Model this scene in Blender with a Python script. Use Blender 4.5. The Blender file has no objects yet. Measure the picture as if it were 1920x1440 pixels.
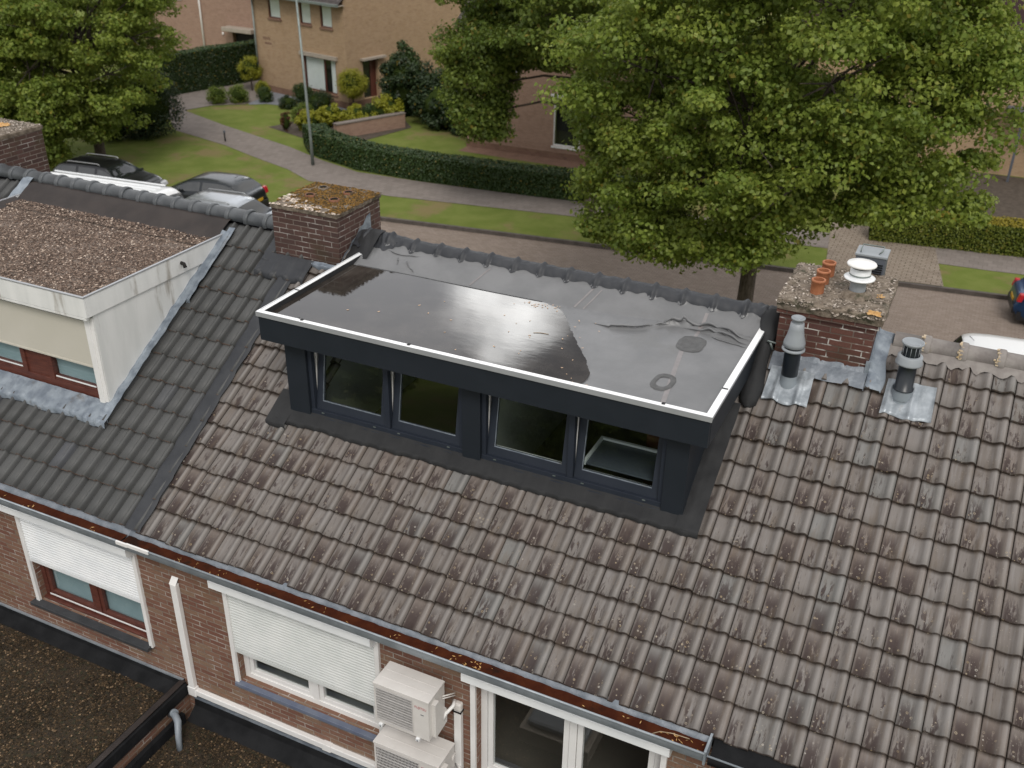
import bpy, math, random
import numpy as np
from mathutils import Vector, Matrix
R_ = math.radians
random.seed(7); rng = np.random.default_rng(7)
scene = bpy.context.scene
COL = scene.collection

# ---------------------------------------------------------------- camera
cam_d = bpy.data.cameras.new('camera'); cam = bpy.data.objects.new('camera', cam_d); COL.objects.link(cam)
cam.location = (5.9912, -7.2762, 12.4181)
cam.rotation_euler = (1.0782059, -0.0140177, 0.4454145)
cam_d.sensor_width = 36.0; cam_d.sensor_fit = 'HORIZONTAL'
cam_d.lens = 36.0 * 1871.77 / 1920.0
cam_d.clip_start = 0.1; cam_d.clip_end = 2000
cam_d.dof.use_dof = True; cam_d.dof.focus_distance = 9.2; cam_d.dof.aperture_fstop = 1.9
scene.camera = cam

# ---------------------------------------------------------------- node helper
def X(nt, typ, props=None, ins=None):
    n = nt.nodes.new(typ)
    for k, v in (props or {}).items(): setattr(n, k, v)
    for k, v in (ins or {}).items():
        s = n.inputs[k]
        if isinstance(v, bpy.types.NodeSocket): nt.links.new(v, s)
        else: s.default_value = v
    return n
def c4(c): return (c[0], c[1], c[2], 1.0)
def mixc(nt, f, a, b, mode='MIX'):
    n = nt.nodes.new('ShaderNodeMix'); n.data_type = 'RGBA'; n.blend_type = mode
    for i, v in ((0, f), (6, a), (7, b)):
        s = n.inputs[i]
        if isinstance(v, bpy.types.NodeSocket): nt.links.new(v, s)
        elif i == 0: s.default_value = v
        else: s.default_value = c4(v)
    return n.outputs[2]
def mth(nt, op, a, b=None, c=None, clamp=False):
    n = nt.nodes.new('ShaderNodeMath'); n.operation = op; n.use_clamp = clamp
    for i, v in enumerate((a, b, c)):
        if v is None: continue
        if isinstance(v, bpy.types.NodeSocket): nt.links.new(v, n.inputs[i])
        else: n.inputs[i].default_value = v
    return n.outputs[0]
def rmp(nt, f, a, b, lo=0.0, hi=1.0):
    n = X(nt, 'ShaderNodeMapRange', {'interpolation_type': 'SMOOTHSTEP'}, {0: f, 1: a, 2: b, 3: lo, 4: hi})
    return n.outputs[0]
def noise(nt, vec, scale, detail=4, rough=0.55, out=0, dist=0.0):
    return X(nt, 'ShaderNodeTexNoise', None, {'Vector': vec, 'Scale': scale, 'Detail': detail, 'Roughness': rough, 'Distortion': dist}).outputs[out]
def mapping(nt, vec, scale=(1, 1, 1), rot=(0, 0, 0), loc=(0, 0, 0)):
    return X(nt, 'ShaderNodeMapping', None, {'Vector': vec, 'Scale': scale, 'Rotation': rot, 'Location': loc}).outputs[0]

# ---------------------------------------------------------------- sky and sun
world = bpy.data.worlds.new('World'); scene.world = world; world.use_nodes = True
wt = world.node_tree; wt.nodes.clear()
SUN_AZ, SUN_EL = R_(148), R_(50)        # compass direction the light comes from (clockwise from +Y), height
sky = X(wt, 'ShaderNodeTexSky', {'sky_type': 'NISHITA', 'sun_disc': False, 'sun_elevation': SUN_EL, 'sun_rotation': SUN_AZ, 'air_density': 1.2, 'dust_density': 2.5})
tcw = X(wt, 'ShaderNodeTexCoord').outputs['Generated']
sep = X(wt, 'ShaderNodeSeparateXYZ', None, {0: tcw})
flat = X(wt, 'ShaderNodeCombineXYZ', None, {0: mth(wt, 'DIVIDE', sep.outputs[0], mth(wt, 'MAXIMUM', mth(wt, 'ADD', sep.outputs[2], 0.18), 0.08)),
                                             1: mth(wt, 'DIVIDE', sep.outputs[1], mth(wt, 'MAXIMUM', mth(wt, 'ADD', sep.outputs[2], 0.18), 0.08))}).outputs[0]
cl = noise(wt, mapping(wt, flat, loc=(3.1, 1.7, 0)), 1.15, 7, 0.58, dist=0.35)
cl2 = noise(wt, flat, 3.4, 6, 0.6)
dens = mth(wt, 'ADD', mth(wt, 'MULTIPLY', cl, 0.72), mth(wt, 'MULTIPLY', cl2, 0.28))
bright = rmp(wt, dens, 0.36, 0.64, 0.0, 1.0)
ccol = mixc(wt, bright, (6.2, 6.4, 6.8), (11.5, 11.3, 11.0))
mask = rmp(wt, dens, 0.30, 0.42, 0.72, 1.0)
base = mixc(wt, mask, sky.outputs[0], ccol)
# the thin bright break in the cloud deck that the wet dormer roof mirrors
dotn = X(wt, 'ShaderNodeVectorMath', {'operation': 'DOT_PRODUCT'}, {0: tcw, 1: Vector((-0.392, 0.83, 0.396)).normalized()})
glow = rmp(wt, mth(wt, 'ADD', dotn.outputs['Value'], mth(wt, 'MULTIPLY', mth(wt, 'SUBTRACT', cl2, 0.5), 0.016)), 0.9966, 1.0012, 0.0, 1.0)
broad = rmp(wt, dotn.outputs['Value'], 0.90, 1.0, 0.0, 0.75)
base = mixc(wt, broad, base, (16.5, 16.8, 17.6))
dk = X(wt, 'ShaderNodeVectorMath', {'operation': 'DOT_PRODUCT'}, {0: tcw, 1: Vector((-0.31, 0.83, 0.47)).normalized()})  # dark sky patch added for the puddle to mirror in place of the tree
base = mixc(wt, rmp(wt, mth(wt, 'ADD', dk.outputs['Value'], mth(wt, 'MULTIPLY', mth(wt, 'SUBTRACT', cl2, 0.5), 0.03)), 0.988, 0.998, 0.0, 0.95), base, (2.2, 2.5, 3.0))
final = mixc(wt, glow, base, (78, 78, 77))
bg = X(wt, 'ShaderNodeBackground', None, {'Color': final, 'Strength': 0.120})
wo = X(wt, 'ShaderNodeOutputWorld'); wt.links.new(bg.outputs[0], wo.inputs[0])

sd = bpy.data.lights.new('sun', 'SUN'); sd.energy = 1.9; sd.angle = R_(20); sd.color = (1.0, 0.95, 0.88)
sun = bpy.data.objects.new('sun', sd); COL.objects.link(sun)
sdir = Vector((math.sin(SUN_AZ) * math.cos(SUN_EL), math.cos(SUN_AZ) * math.cos(SUN_EL), math.sin(SUN_EL)))
sun.rotation_euler = (-sdir).to_track_quat('-Z', 'Y').to_euler()
sun.location = (0, 0, 30)
scene.view_settings.view_transform = 'Standard'; scene.view_settings.look = 'None'
scene.view_settings.exposure = -0.05; scene.view_settings.gamma = 1.0
scene.cycles.max_bounces = 8; scene.cycles.transparent_max_bounces = 10
scene.cycles.caustics_reflective = False; scene.cycles.caustics_refractive = False
scene.cycles.sample_clamp_indirect = 4.0

# ---------------------------------------------------------------- materials
def new_mat(name):
    m = bpy.data.materials.new(name); m.use_nodes = True
    nt = m.node_tree; b = nt.nodes['Principled BSDF']
    return m, nt, b
def coords(nt, kind='Object'):
    return X(nt, 'ShaderNodeTexCoord').outputs[kind]
def bump(nt, b, h, strength=0.3, dist=0.01):
    n = X(nt, 'ShaderNodeBump', None, {'Strength': strength, 'Distance': dist, 'Height': h})
    nt.links.new(n.outputs[0], b.inputs['Normal'])
def noisy(name, a, b_, scale=6, rough=0.6, bstr=0.2, bscale=40, metal=0.0, detail=5, dirt=None, stretch=(1, 1, 1), kind='Object', spec=0.5, bdist=0.01):
    m, nt, b = new_mat(name)
    co = coords(nt, kind)
    v = mapping(nt, co, stretch)
    n1 = noise(nt, v, scale, detail)
    c = mixc(nt, rmp(nt, n1, 0.3, 0.7), a, b_)
    if dirt:
        c = mixc(nt, rmp(nt, noise(nt, v, scale * 0.37, 6, 0.65), dirt[1], dirt[1] + 0.14), c, dirt[0])
    nt.links.new(c, b.inputs['Base Color'])
    b.inputs['Roughness'].default_value = rough; b.inputs['Metallic'].default_value = metal
    b.inputs['Specular IOR Level'].default_value = spec
    if bstr: bump(nt, b, noise(nt, co, bscale, 4), bstr, bdist)
    return m
def brick(name, a, b_, c_, mortar, bw=0.215, bh=0.065, ms=0.012, dirt=(0.05, 0.045, 0.04), damt=0.35, white=0.0, rough=0.85, kind='UV', bstr=0.5):
    m, nt, b = new_mat(name)
    co = coords(nt, kind)
    wob = X(nt, 'ShaderNodeVectorMath', {'operation': 'ADD'}, {0: co, 1: X(nt, 'ShaderNodeVectorMath', {'operation': 'SCALE'}, {0: noise(nt, co, 9, 3, out=1), 'Scale': 0.008}).outputs[0]}).outputs[0]
    bt = X(nt, 'ShaderNodeTexBrick', {'offset': 0.5}, {'Vector': wob, 'Color1': (0, 0, 0, 1), 'Color2': (1, 1, 1, 1), 'Mortar': (0.5, 0.5, 0.5, 1), 'Scale': 1.0, 'Mortar Size': ms * 0.5, 'Mortar Smooth': 0.25, 'Bias': 0.0, 'Brick Width': bw, 'Row Height': bh})
    r = bt.outputs['Color']; f = bt.outputs['Fac']
    c1 = mixc(nt, rmp(nt, r, 0.0, 0.6), a, b_)
    c1 = mixc(nt, rmp(nt, r, 0.6, 1.0), c1, c_)
    c1 = mixc(nt, rmp(nt, noise(nt, co, 55, 3), 0.35, 0.75, 0, 0.35), c1, (a[0] * 0.5, a[1] * 0.5, a[2] * 0.5))
    mc = mixc(nt, rmp(nt, noise(nt, co, 3.0, 4), 0.35, 0.65), mortar, tuple(x * 0.6 for x in mortar))
    if white > 0:
        mc = mixc(nt, rmp(nt, noise(nt, co, 5.5, 3), 0.5, 0.6, 0, white), mc, (0.62, 0.6, 0.57))
    cc = mixc(nt, f, c1, mc)
    cc = mixc(nt, rmp(nt, noise(nt, co, 1.7, 6, 0.65), 0.48, 0.75, 0, damt), cc, dirt)
    nt.links.new(cc, b.inputs['Base Color']); b.inputs['Roughness'].default_value = rough
    b.inputs['Specular IOR Level'].default_value = 0.15
    h = mth(nt, 'SUBTRACT', mth(nt, 'MULTIPLY', noise(nt, co, 90, 3), 0.35), f)
    bump(nt, b, h, bstr, 0.006)
    return m
def leafmat(name, base, tint, trans=0.3, rough=0.5):
    m, nt, b = new_mat(name)
    at = X(nt, 'ShaderNodeAttribute', {'attribute_name': 'lc'})
    s = X(nt, 'ShaderNodeSeparateXYZ', None, {0: at.outputs['Vector']})
    c = mixc(nt, s.outputs[0], base, tint)
    c = mixc(nt, mth(nt, 'MULTIPLY', s.outputs[1], 0.6), c, tuple(x * 0.5 for x in base))
    c = mixc(nt, rmp(nt, s.outputs[2], 0.94, 1.0, 0, 0.7), c, (0.27, 0.19, 0.03))
    nt.links.new(c, b.inputs['Base Color']); b.inputs['Roughness'].default_value = rough
    b.inputs['Specular IOR Level'].default_value = 0.35
    tr = X(nt, 'ShaderNodeBsdfTranslucent', None, {'Color': c})
    mx = X(nt, 'ShaderNodeMixShader', None, {0: trans, 1: b.outputs[0], 2: tr.outputs[0]})
    nt.links.new(mx.outputs[0], nt.nodes['Material Output'].inputs[0])
    return m
def glass(name, tint=(0.9, 0.95, 0.95), ior=1.75, rough=0.01, dark=0.0, bend=0.0):
    m, nt, b = new_mat(name); nt.nodes.remove(b)
    fr0 = X(nt, 'ShaderNodeFresnel', None, {'IOR': ior}).outputs[0]; bf = X(nt, 'ShaderNodeNewGeometry').outputs['Backfacing']
    frs = mth(nt, 'ADD', mth(nt, 'MULTIPLY', fr0, mth(nt, 'SUBTRACT', 1.0, bf)), mth(nt, 'MULTIPLY', bf, 0.10))
    g = X(nt, 'ShaderNodeBsdfGlossy', None, {'Roughness': rough, 'Color': (1, 1, 1, 1)})
    t = X(nt, 'ShaderNodeBsdfTransparent', None, {'Color': c4(tint)})
    base = t.outputs[0]
    if dark > 0:
        d = X(nt, 'ShaderNodeBsdfDiffuse', None, {'Color': (0.012, 0.014, 0.016, 1)})
        base = X(nt, 'ShaderNodeMixShader', None, {0: dark, 1: t.outputs[0], 2: d.outputs[0]}).outputs[0]
    mx = X(nt, 'ShaderNodeMixShader', None, {0: frs, 1: base, 2: g.outputs[0]})
    nt.links.new(mx.outputs[0], nt.nodes['Material Output'].inputs[0])
    return m
def plain(name, col, rough=0.5, metal=0.0, spec=0.5, coat=0.0):
    m, nt, b = new_mat(name)
    co = coords(nt)
    c = mixc(nt, rmp(nt, noise(nt, co, 3.0, 5, 0.6), 0.35, 0.75, 0, 0.5), col, tuple(x * 0.8 for x in col))
    nt.links.new(c, b.inputs['Base Color']); b.inputs['Roughness'].default_value = rough
    b.inputs['Metallic'].default_value = metal; b.inputs['Specular IOR Level'].default_value = spec
    b.inputs['Coat Weight'].default_value = coat
    return m

def old_tile_mat():
    m, nt, b = new_mat('weathered_concrete_tile')
    uv = coords(nt, 'UV'); ob = coords(nt, 'Object')
    at = X(nt, 'ShaderNodeAttribute', {'attribute_name': 'lc'})
    r = X(nt, 'ShaderNodeSeparateXYZ', None, {0: at.outputs['Vector']})
    su = X(nt, 'ShaderNodeSeparateXYZ', None, {0: uv})
    fu = mth(nt, 'FRACT', su.outputs[0]); fv = mth(nt, 'FRACT', su.outputs[1])
    base = mixc(nt, r.outputs[0], (0.140, 0.122, 0.111), (0.172, 0.156, 0.147))
    base = mixc(nt, rmp(nt, r.outputs[1], 0.5, 0.9, 0, 0.5), base, (0.165, 0.128, 0.108))
    base = mixc(nt, mth(nt, 'MULTIPLY', rmp(nt, r.outputs[2], 0.992, 0.994, 0, 0.75), rmp(nt, mth(nt, 'ADD', fu, mth(nt, 'MULTIPLY', noise(nt, ob, 22, 4), 0.3)), 0.58, 0.68)), base, (0.32, 0.25, 0.18))
    base = mixc(nt, rmp(nt, r.outputs[2], 0.12, 0.06, 0, 0.55), base, (0.165, 0.172, 0.170))
    streak = noise(nt, mapping(nt, uv, (4.5, 0.45, 1)), 2.0, 2, 0.5)
    base = mixc(nt, mth(nt, 'MULTIPLY', rmp(nt, fu, 0.44, 0.56), rmp(nt, fu, 0.68, 0.60, 0, 0.25)), base, (0.085, 0.075, 0.068))  # shade beside the roll painted as a dark valley band
    base = mixc(nt, mth(nt, 'MULTIPLY', rmp(nt, fu, 0.66, 0.75), rmp(nt, fu, 0.94, 0.86, 0, 0.35)), base, (0.27, 0.255, 0.245))  # light on the roll painted as a paler band
    base = mixc(nt, rmp(nt, streak, 0.45, 0.75, 0, 0.30), base, (0.235, 0.225, 0.225))
    base = mixc(nt, rmp(nt, streak, 0.45, 0.25, 0, 0.40), base, (0.105, 0.090, 0.082))
    # dark algae streaks down the pan, each tile its own amount
    n2 = noise(nt, mapping(nt, uv, (2.6, 0.75, 1), loc=(7.3, 2.1, 0)), 1.9, 6, 0.68, dist=0.3)
    obs = X(nt, 'ShaderNodeSeparateXYZ', None, {0: ob})
    um = mth(nt, 'MULTIPLY', rmp(nt, fu, 0.0, 0.14), rmp(nt, fu, 0.72, 0.45))
    big = noise(nt, ob, 0.55, 3)
    lowdirt = mth(nt, 'MULTIPLY', mth(nt, 'SUBTRACT', obs.outputs[1], 1.15), 0.045)
    thr = mth(nt, 'SUBTRACT', mth(nt, 'ADD', mth(nt, 'ADD', 0.61, lowdirt), mth(nt, 'MULTIPLY', mth(nt, 'SUBTRACT', 0.5, big), 0.4)), mth(nt, 'MULTIPLY', r.outputs[1], 0.26))
    um = mth(nt, 'MULTIPLY', um, rmp(nt, fv, 0.98, 0.35))
    df = mth(nt, 'MULTIPLY', um, rmp(nt, mth(nt, 'SUBTRACT', n2, thr), -0.03, 0.07))
    base = mixc(nt, mth(nt, 'MULTIPLY', df, 0.88), base, (0.036, 0.024, 0.023))
    # darker near the overlaps, the lower lip and the side joints
    n3 = noise(nt, ob, 14, 5, 0.7)
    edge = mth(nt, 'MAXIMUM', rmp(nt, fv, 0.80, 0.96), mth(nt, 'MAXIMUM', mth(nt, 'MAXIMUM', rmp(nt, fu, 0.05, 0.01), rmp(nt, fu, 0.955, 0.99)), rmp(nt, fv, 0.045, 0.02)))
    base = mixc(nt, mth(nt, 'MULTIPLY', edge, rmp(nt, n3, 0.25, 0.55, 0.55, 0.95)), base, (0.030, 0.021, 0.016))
    # brown film
    base = mixc(nt, mth(nt, 'MULTIPLY', rmp(nt, noise(nt, mapping(nt, uv, (2, .6, 1)), 1.3, 5, .6), 0.5, 0.68), 0.35), base, (0.125, 0.095, 0.070))
    # lichen dots and rings
    vor = X(nt, 'ShaderNodeTexVoronoi', {'feature': 'F1'}, {'Vector': ob, 'Scale': 30.0, 'Randomness': 1.0})
    d = vor.outputs['Distance']
    vr = X(nt, 'ShaderNodeSeparateColor', None, {0: vor.outputs['Color']})
    size = mth(nt, 'ADD', 0.14, mth(nt, 'MULTIPLY', vr.outputs[0], 0.26))
    spot = rmp(nt, mth(nt, 'SUBTRACT', size, d), 0.0, 0.05)
    hole = rmp(nt, mth(nt, 'SUBTRACT', mth(nt, 'MULTIPLY', size, 0.62), d), 0.0, 0.04, 0.0, 0.8)
    ring = mth(nt, 'MULTIPLY', spot, mth(nt, 'SUBTRACT', 1.0, hole))
    patch = mth(nt, 'MAXIMUM', mth(nt, 'MULTIPLY', df, 0.95), rmp(nt, noise(nt, ob, 4.2, 4, 0.6), 0.57, 0.66))
    gate = mth(nt, 'MULTIPLY', mth(nt, 'MULTIPLY', patch, rmp(nt, fv, 0.85, 0.25)), rmp(nt, vr.outputs[1], 0.45, 0.5))
    lichen = mixc(nt, vr.outputs[2], (0.50, 0.47, 0.42), (0.40, 0.30, 0.17))
    base = mixc(nt, mth(nt, 'MULTIPLY', mth(nt, 'MULTIPLY', ring, gate), 0.62), base, lichen)
    vor2 = X(nt, 'ShaderNodeTexVoronoi', {'feature': 'F1'}, {'Vector': ob, 'Scale': 75.0})
    v2 = X(nt, 'ShaderNodeSeparateColor', None, {0: vor2.outputs['Color']})
    sp2 = mth(nt, 'MULTIPLY', rmp(nt, vor2.outputs['Distance'], 0.3, 0.2), mth(nt, 'MULTIPLY', rmp(nt, v2.outputs[0], 0.8, 0.84), rmp(nt, noise(nt, ob, 6, 4), 0.47, 0.58)))
    base = mixc(nt, mth(nt, 'MULTIPLY', sp2, 0.28), base, (0.46, 0.40, 0.32))
    nt.links.new(base, b.inputs['Base Color']); b.inputs['Roughness'].default_value = 0.75
    b.inputs['Specular IOR Level'].default_value = 0.22
    h = mth(nt, 'ADD', noise(nt, ob, 60, 4, 0.6), mth(nt, 'MULTIPLY', ring, gate))
    bump(nt, b, h, 0.35, 0.004)
    return m
def dark_tile_mat():
    m, nt, b = new_mat('dark_engobed_tile')
    uv = coords(nt, 'UV'); ob = coords(nt, 'Object')
    at = X(nt, 'ShaderNodeAttribute', {'attribute_name': 'lc'})
    r = X(nt, 'ShaderNodeSeparateXYZ', None, {0: at.outputs['Vector']})
    base = mixc(nt, r.outputs[0], (0.055, 0.056, 0.056), (0.072, 0.073, 0.073))
    base = mixc(nt, rmp(nt, r.outputs[1], 0.92, 0.96, 0, 0.5), base, (0.065, 0.07, 0.085))
    base = mixc(nt, rmp(nt, noise(nt, mapping(nt, uv, (5, .8, 1)), 2, 5, .6), 0.45, 0.7, 0, 0.35), base, (0.088, 0.086, 0.082))
    fv = mth(nt, 'FRACT', X(nt, 'ShaderNodeSeparateXYZ', None, {0: uv}).outputs[1]); fu = mth(nt, 'FRACT', X(nt, 'ShaderNodeSeparateXYZ', None, {0: uv}).outputs[0])
    base = mixc(nt, mth(nt, 'MULTIPLY', rmp(nt, fv, 0.03, 0.015), rmp(nt, noise(nt, ob, 9, 4), 0.42, 0.58, 0, 0.8)), base, (0.11, 0.065, 0.045))
    base = mixc(nt, mth(nt, 'MULTIPLY', mth(nt, 'MAXIMUM', rmp(nt, fv, 0.85, 1.0), mth(nt, 'MAXIMUM', rmp(nt, fu, 0.05, 0.01), rmp(nt, fu, 0.96, 0.99))), 0.75), base, (0.016, 0.015, 0.014))
    nt.links.new(base, b.inputs['Base Color']); b.inputs['Roughness'].default_value = 0.55
    b.inputs['Specular IOR Level'].default_value = 0.35
    bump(nt, b, noise(nt, ob, 45, 4), 0.15, 0.003)
    return m
def speck_mat(name, cols, rough=0.9):
    m, nt, b = new_mat(name)
    at = X(nt, 'ShaderNodeAttribute', {'attribute_name': 'lc'})
    s = X(nt, 'ShaderNodeSeparateXYZ', None, {0: at.outputs['Vector']})
    c = mixc(nt, rmp(nt, s.outputs[0], 0.0, 0.5), cols[0], cols[1])
    c = mixc(nt, rmp(nt, s.outputs[0], 0.5, 0.85), c, cols[2])
    c = mixc(nt, rmp(nt, s.outputs[0], 0.9, 1.0), c, cols[3])
    nt.links.new(c, b.inputs['Base Color']); b.inputs['Roughness'].default_value = rough
    b.inputs['Specular IOR Level'].default_value = 0.3
    return m
def paint(name, col, metal=0.3):
    m, nt, b = new_mat(name)
    b.inputs['Base Color'].default_value = c4(col); b.inputs['Roughness'].default_value = 0.28
    b.inputs['Metallic'].default_value = metal; b.inputs['Coat Weight'].default_value = 0.4
    b.inputs['Coat Roughness'].default_value = 0.04
    return m
M = {}
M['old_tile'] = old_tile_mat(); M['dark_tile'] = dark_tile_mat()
M['wall_brick'] = brick('brown_red_brick', (0.170, 0.082, 0.060), (0.215, 0.120, 0.086), (0.225, 0.150, 0.105), (0.28, 0.235, 0.195), white=0.35, dirt=(0.16, 0.11, 0.06), damt=0.45)
M['chim_brick'] = brick('chimney_brick', (0.100, 0.045, 0.036), (0.132, 0.062, 0.050), (0.088, 0.046, 0.042), (0.165, 0.125, 0.105), ms=0.013, white=0.7, dirt=(0.045, 0.038, 0.022), damt=0.6)
M['chim_brick2'] = brick('old_chimney_brick', (0.074, 0.043, 0.038), (0.094, 0.055, 0.048), (0.066, 0.042, 0.038), (0.19, 0.155, 0.135), white=0.3, dirt=(0.05, 0.042, 0.022), damt=0.65)
M['zinc'] = noisy('zinc', (0.24, 0.27, 0.30), (0.34, 0.375, 0.41), 5, 0.5, 0.2, 30, 0.35)
M['lead'] = noisy('lead_flashing', (0.13, 0.155, 0.19), (0.25, 0.285, 0.325), 7, 0.5, 0.7, 14, 0.2, dirt=((0.13, 0.12, 0.11), 0.58), bdist=0.02)
M['lead_dark'] = noisy('grey_lead', (0.12, 0.14, 0.165), (0.21, 0.23, 0.26), 7, 0.5, 0.5, 16, 0.2, bdist=0.02)
M['bright_alu'] = noisy('soft_aluminium_apron', (0.23, 0.255, 0.28), (0.36, 0.39, 0.42), 9, 0.42, 0.4, 9, 0.45, dirt=((0.20, 0.16, 0.12), 0.62), bdist=0.03)
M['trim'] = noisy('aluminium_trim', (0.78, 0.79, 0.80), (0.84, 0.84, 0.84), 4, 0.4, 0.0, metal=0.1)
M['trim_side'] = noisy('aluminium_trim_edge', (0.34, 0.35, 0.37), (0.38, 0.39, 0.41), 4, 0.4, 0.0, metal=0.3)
M['anthracite'] = noisy('anthracite_panel', (0.0125, 0.0165, 0.0225), (0.0155, 0.0195, 0.0265), 3, 0.5, 0.05, 60, spec=0.3)
M['anthracite_frame'] = noisy('anthracite_frame', (0.018, 0.023, 0.034), (0.022, 0.027, 0.039), 3, 0.5, 0.0, spec=0.3)
M['epdm'] = noisy('roof_membrane_grey', (0.118, 0.120, 0.124), (0.155, 0.156, 0.160), 2.2, 0.42, 0.3, 26, dirt=((0.12, 0.12, 0.12), 0.57), stretch=(1, 1, 1), bdist=0.006)
M['epdm_dark'] = noisy('dark_membrane', (0.011, 0.0115, 0.013), (0.018, 0.0185, 0.020), 4, 0.8, 0.35, 14, bdist=0.012)
M['epdm_strip'] = noisy('painted_membrane', (0.017, 0.019, 0.024), (0.028, 0.030, 0.035), 5, 0.6, 0.3, 20, bdist=0.01)
M['patch_dark'] = noisy('glued_patch', (0.055, 0.055, 0.055), (0.08, 0.08, 0.08), 12, 0.55, 0.4, 40)
M['seam'] = noisy('membrane_seam', (0.18, 0.165, 0.165), (0.21, 0.195, 0.195), 12, 0.5, 0.1, 40)
M['white_board'] = noisy('white_board', (0.63, 0.635, 0.625), (0.72, 0.72, 0.71), 1.6, 0.5, 0.05, 30, dirt=((0.29, 0.26, 0.22), 0.55), stretch=(4, 4, 0.8))
M['white_pvc'] = noisy('white_plastic', (0.70, 0.69, 0.68), (0.76, 0.75, 0.74), 3, 0.4, 0.0)
M['white_alu'] = noisy('white_shutter_aluminium', (0.70, 0.72, 0.74), (0.78, 0.79, 0.80), 3, 0.4, 0.0)
M['grey_shutter'] = noisy('pale_shutter_slats', (0.56, 0.58, 0.57), (0.64, 0.65, 0.64), 3, 0.45, 0.0)
M['cream'] = noisy('cream_screen', (0.50, 0.475, 0.41), (0.54, 0.51, 0.45), 1.5, 0.6, 0.05, 60)
M['brown_wood'] = noisy('red_brown_wood', (0.075, 0.022, 0.016), (0.12, 0.038, 0.026), 8, 0.45, 0.2, 40, stretch=(1, 1, 6))
M['slate'] = noisy('dark_slate', (0.030, 0.032, 0.036), (0.048, 0.050, 0.055), 5, 0.6, 0.3, 40)
M['blue_sill'] = noisy('blue_grey_sill', (0.11, 0.13, 0.19), (0.15, 0.17, 0.22), 6, 0.5, 0.2, 30)
M['brown_metal'] = noisy('bitumen_upstand', (0.024, 0.019, 0.018), (0.038, 0.030, 0.027), 3, 0.6, 0.3, 14, dirt=((0.065, 0.040, 0.020), 0.60), spec=0.3)
M['black'] = noisy('black_bitumen', (0.009, 0.0095, 0.0105), (0.017, 0.0175, 0.019), 4, 0.85, 0.3, 22, spec=0.1)
M['gutter_mud'] = noisy('red_brown_gutter_silt', (0.036, 0.008, 0.003), (0.058, 0.015, 0.005), 7, 0.8, 0.3, 30, dirt=((0.018, 0.007, 0.004), 0.54), spec=0.1, bdist=0.006)
M['leaf_litter'] = noisy('dry_leaf', (0.42, 0.22, 0.06), (0.55, 0.34, 0.14), 20, 0.6, 0.0)
M['twig'] = noisy('dry_twig', (0.28, 0.20, 0.12), (0.40, 0.32, 0.22), 20, 0.7, 0.0)
M['pale_leaf'] = noisy('pale_fallen_leaf', (0.50, 0.32, 0.20), (0.66, 0.50, 0.36), 20, 0.6, 0.0)
M['terracotta'] = noisy('terracotta', (0.30, 0.105, 0.045), (0.38, 0.15, 0.07), 14, 0.7, 0.2, 40, dirt=((0.20, 0.10, 0.06), 0.6))
M['old_pot'] = noisy('weathered_pot', (0.13, 0.055, 0.030), (0.20, 0.085, 0.048), 18, 0.85, 0.2, 40, dirt=((0.07, 0.045, 0.02), 0.5))
M['soot'] = plain('soot', (0.012, 0.011, 0.010), 0.9)
M['concrete'] = noisy('weathered_concrete', (0.105, 0.080, 0.058), (0.22, 0.18, 0.14), 16, 0.9, 0.9, 28, dirt=((0.055, 0.05, 0.03), 0.53), bdist=0.02)
M['moss'] = noisy('moss', (0.12, 0.075, 0.012), (0.24, 0.14, 0.03), 22, 0.95, 1.0, 45, dirt=((0.05, 0.045, 0.012), 0.55), bdist=0.02)
M['ridge_old'] = noisy('old_ridge_tile', (0.17, 0.15, 0.14), (0.23, 0.21, 0.195), 9, 0.75, 0.4, 40, dirt=((0.18, 0.14, 0.09), 0.6))
M['ridge_dark'] = noisy('dark_ridge_tile', (0.058, 0.064, 0.070), (0.080, 0.086, 0.093), 7, 0.42, 0.15, 40)
M['mortar'] = noisy('pale_mortar', (0.42, 0.31, 0.17), (0.52, 0.45, 0.36), 30, 0.9, 0.6, 60)
M['ac_white'] = noisy('ac_casing', (0.57, 0.545, 0.52), (0.64, 0.615, 0.59), 3, 0.42, 0.05, 50)
M['ac_dark'] = plain('ac_recess', (0.05, 0.048, 0.047), 0.7)
M['ac_grille'] = plain('ac_grille', (0.55, 0.53, 0.52), 0.5)
M['red_letter'] = plain('red_lettering', (0.45, 0.10, 0.11), 0.5)
M['grey_pvc'] = plain('grey_plastic', (0.22, 0.25, 0.28), 0.45)
M['light_grey_pvc'] = plain('light_grey_plastic', (0.25, 0.27, 0.29), 0.45)
M['flue_black'] = plain('flue_black', (0.012, 0.016, 0.022), 0.35)
M['dark_box'] = plain('dark_grey_casing', (0.085, 0.095, 0.115), 0.45)
M['interior'] = plain('interior_plaster', (0.42, 0.43, 0.39), 0.8)
M['interior_dark'] = plain('interior_floor', (0.10, 0.085, 0.07), 0.8)
M['curtain'] = noisy('pale_blind', (0.24, 0.33, 0.36), (0.30, 0.39, 0.42), 3, 0.7, 0.0)
M['glass'] = glass('window_glass', ior=1.75)
M['glass_dark'] = glass('dark_window_glass', ior=1.75, tint=(0.78, 0.84, 0.82))
M['car_glass'] = glass('car_glass', ior=1.18, tint=(0.2, 0.22, 0.22), dark=0.92)
M['gravel_base'] = noisy('gravel_bed', (0.10, 0.075, 0.06), (0.19, 0.15, 0.125), 60, 0.95, 0.8, 70, dirt=((0.055, 0.045, 0.04), 0.58), bdist=0.02)
M['gravel_wet'] = noisy('mossy_gravel_bed', (0.016, 0.011, 0.006), (0.040, 0.025, 0.012), 45, 0.95, 0.8, 60, dirt=((0.022, 0.022, 0.008), 0.5), bdist=0.02)
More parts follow.
